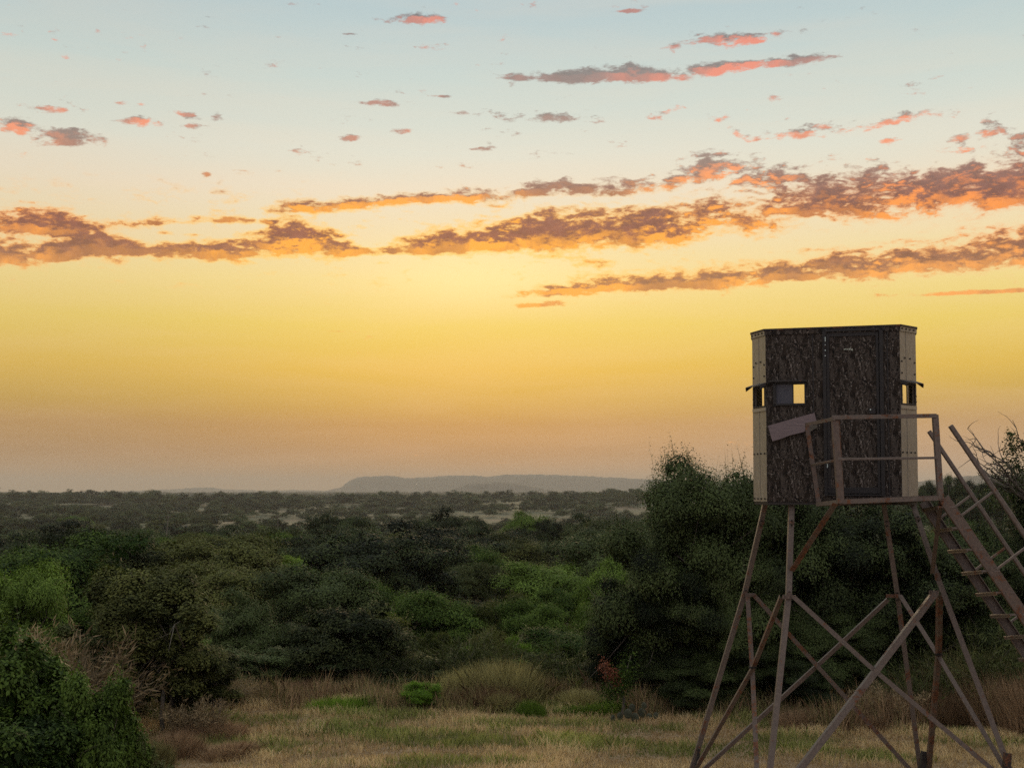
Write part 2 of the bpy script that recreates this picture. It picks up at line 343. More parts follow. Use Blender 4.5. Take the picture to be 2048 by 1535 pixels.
STEELD = steel('dark_steel', (0.03, 0.026, 0.026), 0.3, 0.6)
def plain(name, c, rough=0.6, metal=0.0, var=0.25, scale=12):
    m, T, P, O = mat(name); tc_ = T.node('ShaderNodeTexCoord'); n = T.noise(tc_.outputs['Object'], scale, 6, 0.6)
    T.set(P.inputs['Base Color'], T.ramp(n, [(0.3, tuple(x * (1 - var) for x in c)), (0.7, tuple(x * (1 + var) for x in c))]))
    P.inputs['Roughness'].default_value = rough; P.inputs['Metallic'].default_value = metal; return m
BLACK = plain('black_trim', (0.014, 0.013, 0.014), 0.55)
PANE = plain('smoked_pane', (0.06, 0.065, 0.085), 0.35, 0, .15, 4)
INNER = plain('inner_lining', (0.055, 0.055, 0.065), 0.8, 0, .12, 5)
RUBBER = plain('black_rubber', (0.012, 0.012, 0.012), 0.8)
SCREW = plain('dark_screws', (0.02, 0.018, 0.018), 0.5, 0.6)
CHIP = plain('bare_metal_chips', (0.6, 0.72, 0.72), 0.4)
STICK = plain('sticker_remnant', (0.5, 0.56, 0.48), 0.6)
def woodm():
    m, T, P, O = mat('weathered_wood'); tc_ = T.node('ShaderNodeTexCoord')
    mp = T.node('ShaderNodeMapping', {0: tc_.outputs['UV'], 3: (4, 40, 1)})
    n = T.noise(mp.outputs[0], 1.5, 8, 0.7); n2 = T.noise(tc_.outputs['UV'], 140, 3, 0.5)
    c = T.ramp(n, [(0.3, (0.17, 0.135, 0.145)), (0.7, (0.31, 0.25, 0.27))])
    T.set(P.inputs['Base Color'], T.mix(T.m('MULTIPLY', n2, .5), c, (0.09, 0.07, 0.075))); P.inputs['Roughness'].default_value = 0.9; return m
WOOD = woodm()
def camom(name, coat, rough, lift=1.0):
    """camouflage print: a repeating flat print of bark, leaves and twigs in muted browns"""
    m, T, P, O = mat(name); tc_ = T.node('ShaderNodeTexCoord'); sp = T.node('ShaderNodeSeparateXYZ', {0: tc_.outputs['UV']})
    def per(rs, rz, off):
        a = T.m('MULTIPLY', T.m('ADD', sp.outputs[0], off), 2 * math.pi / 0.42); b = T.m('MULTIPLY', T.m('ADD', sp.outputs[1], off * 1.7), 2 * math.pi / 0.46)
        return T.xyz(T.m('MULTIPLY', T.m('COSINE', a), rs), T.m('MULTIPLY', T.m('SINE', a), rs), T.m('MULTIPLY', T.m('COSINE', b), rz)), T.m('MULTIPLY', T.m('SINE', b), rz)
    v1, w1 = per(0.9, 0.45, 0.0); v2, w2 = per(1.5, 0.5, 0.13); v3, w3 = per(0.55, 0.8, 0.27); v4, w4 = per(0.8, 0.8, 0.05)
    n1 = T.noise(v1, 1.15, 8, 0.58, 0.5, '4D', w1); n2 = T.noise(v2, 0.8, 6, 0.6, 0.6, '4D', w2)
    c = T.ramp(n1, [(0.33, (0.007, 0.006, 0.005)), (0.42, (0.024, 0.018, 0.014)), (0.47, (0.075, 0.055, 0.042)), (0.52, (0.02, 0.017, 0.012)), (0.58, (0.13, 0.10, 0.085)), (0.66, (0.028, 0.024, 0.017))])
    c = T.mix(T.mr(n2, 0.52, 0.60), c, (0.13, 0.108, 0.092))
    c = T.mix(T.mr(n2, 0.40, 0.34), c, (0.007, 0.007, 0.008))
    def lines(v, w, sc, wd, dist, mask, col, c):
        ln = T.noise(v, sc, 2, 0.5, dist, '4D', w); d = T.m('ABSOLUTE', T.m('SUBTRACT', ln, 0.5))
        f = T.m('MULTIPLY', T.mr(d, wd, wd * 0.35), mask); return T.mix(f, c, col)
    mk1 = T.mr(T.noise(v4, 1.5, 2, 0.5, 0, '4D', w4), 0.54, 0.60); mk2 = T.mr(n1, 0.45, 0.55)
    c = lines(v3, w3, 1.1, 0.030, 0.9, mk2, (0.010, 0.009, 0.009), c)
    c = lines(v4, w4, 1.5, 0.014, 0.8, mk1, (0.55, 0.49, 0.44), c)
    c = lines(v2, w2, 0.9, 0.010, 0.6, T.m('SUBTRACT', 1.0, mk1), (0.42, 0.37, 0.33), c)
    # dust and streaks that run down the sheet
    mp = T.node('ShaderNodeMapping', {0: tc_.outputs['UV'], 3: (22, 1.6, 1)})
    st = T.noise(mp.outputs[0], 1.6, 6, 0.6); c = T.mix(T.mr(st, 0.45, 0.8, 0.0, 0.35 * lift), c, (0.16, 0.13, 0.105))
    if lift > 1: c = T.mix(0.55, c, (0.31, 0.285, 0.235)); c = T.mix(T.mr(n1, 0.5, 0.62, 0.0, 0.22), c, (0.09, 0.085, 0.06))  # lifted copy: grazing sky sheen mixed into the print as a cream tone
    else: c = T.mix(1.0, c, (0.54, 0.545, 0.56), 'MULTIPLY')
    T.set(P.inputs['Base Color'], c); P.inputs['Roughness'].default_value = rough
    P.inputs['Coat Weight'].default_value = coat; P.inputs['Specular IOR Level'].default_value = 0.5 if coat else 0.15; P.inputs['Coat Roughness'].default_value = 0.32
    sb = T.node('ShaderNodeBump', {'Height': st, 'Strength': 0.15, 'Distance': 0.004}); T.l.new(sb.outputs[0], P.inputs['Normal'])
    return m
CAMO = camom('camouflage_sheet', 0.0, 0.6)
CAMO2 = camom('sky_sheen_camouflage_sheet', 0.5, 0.45, 1.6)  # same print as CAMO, with the pale reflected sky put into its colour

# ------------------------------------------------------------------ ground
_gy = np.array([-50, 0, 23, 35, 60, 100, 130, 200, 300, 500, 800, 1100, 1250, 1600, 3000, 5000, 15000.])
_gz = np.array([0, 0, 0, -.8, -2, -3.1, -4.2, -9, -12.5, -14.5, -13.0, -6.5, -5.5, -11, -10, -3, -2.])
def gz(x, y):
    x = np.asarray(x, float); y = np.asarray(y, float)
    z = np.interp(y, _gy, _gz)
    a = np.clip((y - 24) / 40, 0, 1)
    z = z + a * (0.45 * np.sin(x * .11 + 1.3) * np.cos(y * .09) + 0.25 * np.sin(x * .31 + y * .17))
    b = np.clip((y - 200) / 400, 0, 1)
    z = z + b * (1.6 * np.sin(x * .009 + 2 + y * .004) + 0.8 * np.sin(x * .027 - y * .013))
    # a rise to the right carries the tall oaks seen past the cabin
    z = z + 7.5 * np.exp(-(((x - 85) / 45) ** 2 + ((y - 230) / 70) ** 2))
    return z
def g1(x, y): return float(gz(x, y))

def groundmat():
    m, T, P, O = mat('dry_ground'); tc_ = T.node('ShaderNodeTexCoord'); v = tc_.outputs['Object']
    sp = T.node('ShaderNodeSeparateXYZ', {0: v})
    n = T.noise(v, 0.35, 6, 0.6); nf = T.noise(v, 9, 8, 0.7); nn = T.noise(v, 60, 4, 0.7)
    far = T.noise(v, 0.012, 5, 0.55)
    dry = T.ramp(nf, [(0.3, (0.18, 0.12, 0.07)), (0.5, (0.32, 0.225, 0.13)), (0.7, (0.44, 0.32, 0.19))])
    grn = T.ramp(nf, [(0.3, (0.10, 0.10, 0.035)), (0.7, (0.22, 0.21, 0.085))])
    c = T.mix(T.m('MULTIPLY', T.mr(n, 0.50, 0.66), .7), dry, grn)
    c = T.mix(T.m('MULTIPLY', T.mr(nn, 0.4, 0.7), 0.35), c, (0.06, 0.045, 0.028))
    scrub = T.ramp(nf, [(0.3, (0.035, 0.035, 0.018)), (0.7, (0.10, 0.085, 0.04))])
    c = T.mix(T.mr(sp.outputs[1], 21.5, 26.0), c, T.mix(T.mr(n, 0.52, 0.64), scrub, (0.22, 0.14, 0.095)))
    farc = T.mix(T.mr(far, 0.57, 0.60), (0.07, 0.075, 0.036), (0.12, 0.095, 0.056)); farc = T.mix(T.mr(far, 0.40, 0.36), farc, (0.10, 0.11, 0.05))
    c = T.mix(T.mr(sp.outputs[1], 160, 260), c, farc)
    c = T.mix(T.mr(sp.outputs[1], 1500, 2500), c, (0.06, 0.065, 0.04))
    T.set(P.inputs['Base Color'], c); P.inputs['Roughness'].default_value = 0.95
    bp = T.node('ShaderNodeBump', {'Height': nn, 'Strength': 0.6, 'Distance': 0.03}); T.l.new(bp.outputs[0], P.inputs['Normal'])
    return m
GM = groundmat()
ys = np.concatenate([np.linspace(-40, 20, 16), np.linspace(21, 60, 50), np.geomspace(61, 2000, 120), np.geomspace(2100, 14000, 30)])
us = np.linspace(-1, 1, 141)
Yg, Ug = np.meshgrid(ys, us, indexing='ij'); Xg = Ug * (60 + np.maximum(Yg, 0) * 0.75)
Zg = gz(Xg, Yg); V = np.stack([Xg, Yg, Zg], -1).reshape(-1, 3)
nu = len(us); idx = np.arange(len(ys) * nu).reshape(len(ys), nu)
Fq = np.stack([idx[:-1, :-1], idx[:-1, 1:], idx[1:, 1:], idx[1:, :-1]], -1).reshape(-1, 4)
tag(link('ground', np_mesh('ground', V, Fq, GM, smooth=True)), kind='structure', label='dry grass clearing falling away into a wide brushy valley')

# ------------------------------------------------------------------ far hills
HM, T, P, O = mat('hill_scrub'); tc_ = T.node('ShaderNodeTexCoord'); n = T.noise(tc_.outputs['Object'], 0.02, 8, 0.65)
T.set(P.inputs['Base Color'], T.ramp(n, [(0.35, (0.030, 0.030, 0.020)), (0.65, (0.085, 0.07, 0.05))])); P.inputs['Roughness'].default_value = 1.0
def ridge(name, pts, Y, depth, label, jag=1.0):
    pts = np.array(pts, float); px = np.arange(pts[0, 0], pts[-1, 0] + 1, 3.0)
    top = np.interp(px, pts[:, 0], pts[:, 1])
    r_ = np.random.default_rng(len(pts) + int(Y)); X = (px - 1024) / F * Y; Zt = EYE + (HOR - top) / F * Y
    jj = r_.normal(0, 1, len(px)); jj = np.convolve(jj, [.25, .5, .25], 'same') * jag * Y / F * 0.7
    low = -16.0
    prof = [(0, 0.0), (.10, .10), (.2, .28), (.32, .58), (.42, .86), (.5, 1.0), (.62, .99), (.8, .8), (1.0, 0.0)]
    rows = []
    for k, (t, h) in enumerate(prof):
        wob = r_.normal(0, 1, len(px)); wob = np.convolve(wob, np.ones(9) / 9, 'same') * depth * .05 * (0 < t < 1)
        zz = low + (Zt - low) * h + jj * (1 if h > .9 else 0.6 if 0 < h else 0)
        rows.append(np.stack([X * (1 + (t - .5) * depth / Y), Y + (t - .5) * depth + wob, zz], -1))
    V = np.concatenate(rows); n = len(px); idx = np.arange(len(prof) * n).reshape(len(prof), n)
    Fq = np.stack([idx[:-1, :-1], idx[:-1, 1:], idx[1:, 1:], idx[1:, :-1]], -1).reshape(-1, 4)
    tag(link(name, np_mesh(name, V, Fq, HM, smooth=False)), kind='structure', label=label)
ridge('mesa', [(600, 990), (640, 982), (672, 977), (684, 973), (697, 962), (714, 954), (745, 952), (790, 951), (808, 956), (830, 955), (900, 951), (950, 950), (968, 953), (1000, 950), (1040, 948), (1100, 949), (1180, 952), (1290, 958), (1420, 962), (1560, 968), (1700, 980), (1760, 990)], 8600, 1500, 'long flat-topped mesa fading into haze on the horizon')
ridge('hill', [(870, 992), (900, 985), (912, 976), (935, 967), (960, 965), (1000, 963), (1040, 966), (1075, 974), (1100, 979), (1150, 984), (1200, 988), (1230, 992)], 5600, 900, 'low wooded hill in front of the mesa')
ridge('hill', [(-200, 984), (0, 983), (120, 984), (300, 980), (360, 977), (400, 974), (425, 974), (450, 978), (520, 980), (590, 979), (640, 980), (700, 984), (760, 989)], 9500, 1300, 'low hazy hills along the left horizon', .7)
ridge('hill', [(1560, 985), (1700, 975), (1840, 962), (1880, 957), (1930, 952), (1975, 949), (2010, 951), (2060, 949), (2200, 955), (2400, 985)], 5200, 900, 'hazy hill behind the oaks right of the cabin')

# ------------------------------------------------------------------ leaves and trees
def leafquads(P_, A, L, Wd, r_, N=None):
    """rhombic leaves at P_, pointing along A, of length L and width Wd"""
    n = len(P_); A = A / (np.linalg.norm(A, axis=1, keepdims=True) + 1e-9)
    rr = r_.normal(size=(n, 3)); B = np.cross(A, rr); B /= (np.linalg.norm(B, axis=1, keepdims=True) + 1e-9)
    if N is not None:   # blades face outwards and up
        N = N / (np.linalg.norm(N, axis=1, keepdims=True) + 1e-9); A = A - N * np.sum(A * N, 1, keepdims=True); A /= (np.linalg.norm(A, axis=1, keepdims=True) + 1e-9); B = np.cross(N, A)
    L = np.asarray(L).reshape(-1, 1); Wd = np.asarray(Wd).reshape(-1, 1)
    V = np.stack([P_, P_ + A * L * .45 + B * Wd * .5, P_ + A * L, P_ + A * L * .45 - B * Wd * .5], 1).reshape(-1, 3)
    return V, np.arange(n * 4).reshape(n, 4)
def unit(n, r_):
    v = r_.normal(size=(n, 3)); return v / np.linalg.norm(v, axis=1, keepdims=True)
def crown(seed, nl, rx, ry, rz, zc, leaf, K=60, cr=0.24, shoots=0, shoot_len=.4, shell=.6, lw=.5, bottom=-0.75, lump=.28):
    r_ = np.random.default_rng(seed); Rv = np.array([rx, ry, rz])
    d = unit(K * 3, r_); d = d[d[:, 2] > bottom][:K]; K = len(d)
    # uneven outline: a few low-frequency lobes
    ph = r_.uniform(0, 6.28, 6); a = np.arctan2(d[:, 1], d[:, 0])
    out = 1 + lump * (.5 * np.sin(2 * a + ph[0]) * np.cos(3 * d[:, 2] + ph[1]) + .4 * np.sin(3 * a + ph[2] + 2 * d[:, 2]) + .3 * np.sin(5 * a + ph[3] - 4 * d[:, 2]))
    rad = r_.uniform(shell, 1.0, K) * out * (1 - cr * .6)
    C = d * rad[:, None] * Rv; cs = r_.uniform(.65, 1.35, K) * cr; ct = r_.uniform(0, 1, K)
    k = r_.choice(K, nl, p=cs ** 2 / np.sum(cs ** 2)); u = unit(nl, r_)
    u[:, 2] = np.abs(u[:, 2]) * .9 - .25 * (r_.random(nl) < .5)
    rr = cs[k][:, None] * np.minimum(r_.uniform(.55, 1.1, nl), 1.05)[:, None]
    P_ = C[k] + u * rr * Rv
    P_ += r_.normal(0, .018, (nl, 3)) * Rv
    A = u * .7 + P_ / Rv * .4 + r_.normal(size=(nl, 3)) * .65 + np.array([0, 0, .15])
    tone = ct[k] * .55 + r_.random(nl) * .45
    stems_ = []
    if shoots:
        top = C[np.argsort(-C[:, 2])[:max(6, int(K * .55))]]; m = 26
        for i in range(shoots):
            c = top[r_.integers(len(top))] ; s0 = c + unit(1, r_)[0] * cr * .7 * Rv; dd = s0 / Rv * .5 + r_.normal(size=3) * .25 + np.array([0, 0, .95]); dd /= np.linalg.norm(dd)
            ln = shoot_len * r_.uniform(.5, 1.2); t = np.linspace(0, 1, m)[:, None]
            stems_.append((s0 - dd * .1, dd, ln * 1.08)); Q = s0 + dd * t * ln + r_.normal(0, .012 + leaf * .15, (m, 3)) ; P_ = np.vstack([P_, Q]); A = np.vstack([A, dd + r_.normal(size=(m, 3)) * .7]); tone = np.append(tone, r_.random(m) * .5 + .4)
    kk = np.concatenate([k, np.zeros(len(P_) - nl, int)]); uu = np.vstack([u, np.tile([0, 0, 1.], (len(P_) - nl, 1))])
    N = uu * .8 + P_ / Rv * .35 + np.array([0, 0, .55]) + r_.normal(size=P_.shape) * .34
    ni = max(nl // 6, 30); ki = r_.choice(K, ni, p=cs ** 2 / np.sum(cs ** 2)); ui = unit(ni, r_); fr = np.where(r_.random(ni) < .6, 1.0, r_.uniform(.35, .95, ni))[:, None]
    Pi = C[ki] * fr + ui * (cs[ki] * .55)[:, None] * Rv; P_ = np.vstack([P_, Pi]); A = np.vstack([A, unit(ni, r_)]); N = np.vstack([N, ui + np.array([0, -0.0, .3])]); tone = np.append(tone, r_.random(ni) * .12); big_ = np.ones(len(P_)); big_[-ni:] = 2.9  # oversized inner leaves, toned dark to paint shade into the crown gaps
    P_[:, 2] += zc; ok = P_[:, 2] > 0.02; P_, A, tone, N, big_ = P_[ok], A[ok], tone[ok], N[ok], big_[ok]
    L = leaf * r_.uniform(.6, 1.3, len(P_)) * big_; V, Fq = leafquads(P_, A, L, L * lw, r_, N)
    if stems_:   # woody stems of the upright shoots
        sp_ = np.array([q[0] for q in stems_]) + np.array([0, 0, zc]); sa_ = np.array([q[1] for q in stems_]); sl_ = np.array([q[2] for q in stems_])
        V2, F2 = leafquads(sp_, sa_, sl_, np.full(len(sl_), .014 + leaf * .06), r_); Fq = np.vstack([Fq, F2 + len(V)]); V = np.vstack([V, V2]); tone = np.append(tone, np.full(len(sl_), .1))
    C = C.copy(); C[:, 2] += zc
    return V, Fq, tone, C
def limbs(seed, C, trunk_r, zfork, n=14, lean=(0, 0), stems=1, spread=.25):
    """tapered trunk(s) and limbs that run out to clump centres"""
    r_ = np.random.default_rng(seed + 99); tr = []; br = MB()
    forks = []
    for s_ in range(stems):
        b = Vector((r_.normal() * spread * (stems > 1), r_.normal() * spread * (stems > 1), -0.15)); f = Vector((b.x * 1.6 + lean[0], b.y * 1.6 + lean[1], zfork * r_.uniform(.8, 1.2)))
        mid = (b + f) / 2 + Vector((r_.normal() * .06, r_.normal() * .06, 0)); R0 = trunk_r / math.sqrt(stems)
        tm = MB(); tr.append(tm); tm.tube([b, b + (mid - b) * .3, mid, f], [R0 * 1.5, R0 * 1.1, R0 * .9, R0 * .75], 8); forks.append((f, R0))
    sel = r_.choice(len(C), min(n, len(C)), replace=False)
    for i in sel:
        f, R0 = forks[r_.integers(len(forks))]; c = Vector(C[i]); m1 = f.lerp(c, .35) + Vector(r_.normal(size=3)) * .08 * (c - f).length; m2 = f.lerp(c, .7) + Vector(r_.normal(size=3)) * .07 * (c - f).length
        br.tube([f, m1, m2, c], [R0 * .55, R0 * .38, R0 * .22, R0 * .08], 6)
        for _ in range(2):
            e = m2 + Vector(r_.normal(size=3)) * .22 * (c - f).length; br.tube([m2, (m2 + e) / 2 + Vector(r_.normal(size=3)) * .03, e], [R0 * .16, R0 * .1, R0 * .04], 5)
    return tr, br
def mb_mesh(mb, name, m):
    me = bpy.data.meshes.new(name); me.from_pydata([tuple(v) for v in mb.V], [], mb.F); me.update(); me.materials.append(m)
    me.polygons.foreach_set('use_smooth', np.ones(len(me.polygons), bool)); return me
class Proto:
    """a kind of tree or shrub, unit scale in metres; placed as empty > trunk, limbs, crown"""
    def __init__(s, seed, leafmat, nl, rx, ry, rz, zc, leaf, trunk_r=.1, zfork=.5, stems=1, nb=14, barkm=None, **kw):
        V, Fq, tone, C = crown(seed, nl, rx, ry, rz, zc, leaf, **kw)
        s.crown = np_mesh('crown', V, Fq, LM[leafmat], tone); s.w = rx * 2; s.h = zc + rz * 1.0; s.mat = leafmat
        s.V, s.F, s.tone = V, Fq, tone
        t, b = limbs(seed, C, trunk_r, zfork, nb, stems=stems); s.tr = [mb_mesh(q, 'trunk', barkm or BARK) for q in t]; s.br = mb_mesh(b, 'limbs', barkm or BARK)
        s.h = float(np.percentile(V[:, 2], 99.7)); s.w = float(np.percentile(V[:, 0], 99.3) - np.percentile(V[:, 0], .7))
        s.mats = {}
    def with_mat(s, k):
        if k == s.mat: return s.crown
        if k not in s.mats:
            m = s.crown.copy(); m.materials[0] = LM[k]; s.mats[k] = m
        return s.mats[k]
def place(proto, name, x, y, w, h, label, cat, group=None, lm=None, rz=None, trunk=True, z=None, ang=None):
    z = g1(x, y) if z is None else z
    e = empty(name, (x, y, z), rng.uniform(0, 6.28) if rz is None else rz); sx_ = w / proto.w; e.scale = (sx_, sx_, h / proto.h)
    tag(e, label, cat, group)
    if trunk:
        [link('trunk', q, e) for q in proto.tr]; link('limbs', proto.br, e)
    link('crown', proto.with_mat(lm or proto.mat), e)
    return e

# ---- prototypes
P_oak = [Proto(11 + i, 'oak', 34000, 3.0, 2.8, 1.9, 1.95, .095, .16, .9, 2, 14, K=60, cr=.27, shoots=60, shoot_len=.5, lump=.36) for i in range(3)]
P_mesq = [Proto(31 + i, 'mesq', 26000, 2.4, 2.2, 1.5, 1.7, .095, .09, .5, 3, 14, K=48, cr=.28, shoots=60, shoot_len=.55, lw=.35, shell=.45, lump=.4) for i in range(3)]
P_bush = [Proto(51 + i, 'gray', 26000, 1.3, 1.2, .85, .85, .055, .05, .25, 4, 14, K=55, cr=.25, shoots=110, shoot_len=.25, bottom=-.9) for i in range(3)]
P_low = [Proto(71 + i, 'oak', 3200, 3.0, 2.8, 1.9, 2.0, .33, .18, .9, 1, 6, K=34, cr=.30, shoots=0, lump=.35) for i in range(3)]
C_OAK, C_SH = 'tree', 'shrub'

def hp(px, top, wpx, Y, proto, name, label, cat, lm=None, rz=None, base=None, group=None, trunk=True, hk=1.0):
    """place a plant where the ray through (px, top) meets distance Y, standing on the ground there"""
    p = at(px, top, Y); z = g1(p.x, Y)
    h = max(p.z - z, .5) * hk; w = wpx / F * Y
    return place(proto, name, p.x, Y, w, h, label, cat, group, lm, rz, trunk)

# ---- the big live oaks behind the tower (dense small leaves)
OAKA = Proto(101, 'oak', 150000, 2.9, 2.2, 2.25, 2.15, .052, .17, .8, 3, 22, K=120, cr=.2, shoots=230, shoot_len=.85, bottom=-.95, shell=.5, lump=.46)
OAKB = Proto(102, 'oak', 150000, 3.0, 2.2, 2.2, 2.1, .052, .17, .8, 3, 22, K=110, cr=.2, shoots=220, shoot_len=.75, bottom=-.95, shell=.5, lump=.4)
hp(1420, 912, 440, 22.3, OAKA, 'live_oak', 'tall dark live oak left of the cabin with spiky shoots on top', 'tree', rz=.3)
hp(1308, 1105, 320, 22.2, OAKB, 'live_oak', 'low dark live oak spreading over the sapling at the clearing edge', 'tree', rz=2.0)
hp(1560, 935, 440, 23.2, OAKB, 'live_oak', 'dark live oak directly behind the left legs of the tower', 'tree', rz=4.2)
hp(1720, 1000, 480, 23.0, OAKA, 'live_oak', 'dark live oak behind the middle of the tower', 'tree', rz=5.1)
hp(1905, 1045, 360, 23.5, OAKB, 'live_oak', 'dark live oak behind the stair', 'tree', rz=1.1)
hp(2105, 925, 320, 24.5, OAKA, 'live_oak', 'dark live oak at the right edge with bare upper branches', 'tree', rz=2.6)
hp(1480, 1130, 280, 21.6, OAKA, 'live_oak', 'low dark oak thicket right behind the left feet of the tower', 'tree', rz=3.4)
hp(1660, 1210, 280, 21.7, OAKB, 'live_oak', 'low dark oak thicket between the crossed braces', 'tree', rz=0.4)

hp(1420, 1290, 270, 21.3, OAKB, 'live_oak', 'low dark oak scrub just right of the prickly pear', 'tree', rz=2.9)
hp(1570, 1300, 240, 21.3, OAKA, 'live_oak', 'low dark oak scrub behind the front left leg', 'tree', rz=1.9)

# bare branches rising from the oak at the right edge
def bare(seed, base, tips, r0, name, label, nsub=5, tw=.35):
    r_ = np.random.default_rng(seed); mb = MB()
    def grow(p, d, ln, r, lev):
        pts = [p]; rr = [r]; n = 5
        for i in range(n):
            d = (d + Vector(r_.normal(size=3)) * .22).normalized(); p = p + d * ln / n; pts.append(p); rr.append(max(r * (1 - .75 * (i + 1) / n), .0022))
        mb.tube(pts, rr, 5)
        if lev > 0:
            for i in range(nsub):
                q = pts[r_.integers(1, n + 1)]; dd = (d + Vector(r_.normal(size=3)) * .75).normalized(); grow(q, dd, ln * r_.uniform(.3, .6), max(r * .42, .003), lev - 1)
    for tgt in tips:
        v = Vector(tgt) - Vector(base); grow(Vector(base), v.normalized(), v.length, r0, 2)
    o = mb.build(name, BARK); return o
b0 = at(2075, 1010, 24.0)
o = bare(5, b0, [at(1978, 905, 23.8), at(2022, 856, 24.0), at(2060, 880, 24.3), at(1965, 935, 23.6), at(2090, 850, 24.2), at(2000, 880, 24.0), at(2040, 905, 24.1), at(1985, 960, 23.7)], .045, 'bare_branches', '')
tag(o, 'leafless grey branches sticking up from the oak at the right edge', 'branch')
for i, (px, py, s_) in enumerate(((2022, 872, 11), (2024, 895, 15), (2030, 925, 24), (2005, 958, 26), (2035, 955, 30), (1992, 990, 30), (2045, 890, 12))):
    r3 = np.random.default_rng(60 + i); c = at(px, py, 24.0) - b0; n_ = int(s_ * 16); Pp = np.array(tuple(c)) + r3.normal(0, s_ / F * 24 * .5, (n_, 3)) * np.array([1, 1, 1.2]); L_ = .06 * r3.uniform(.5, 1.2, n_)
    V_, F_ = leafquads(Pp, unit(n_, r3), L_, L_ * .5, r3)
    if i == 0: bb = empty('half_dead_oak', b0); o.parent = bb; o.location = -b0; o.name = 'bare_limbs'
    link('leaf_cluster', np_mesh('leaf_cluster', V_, F_, LM['oak'], r3.random(n_)), bb)['kind'] = 'stuff'
for k_ in ('label', 'category'):
    if k_ in o: del o[k_]
tag(bb, 'half-dead oak top with leafless grey branches and a few leaf clusters at the right edge', 'tree')

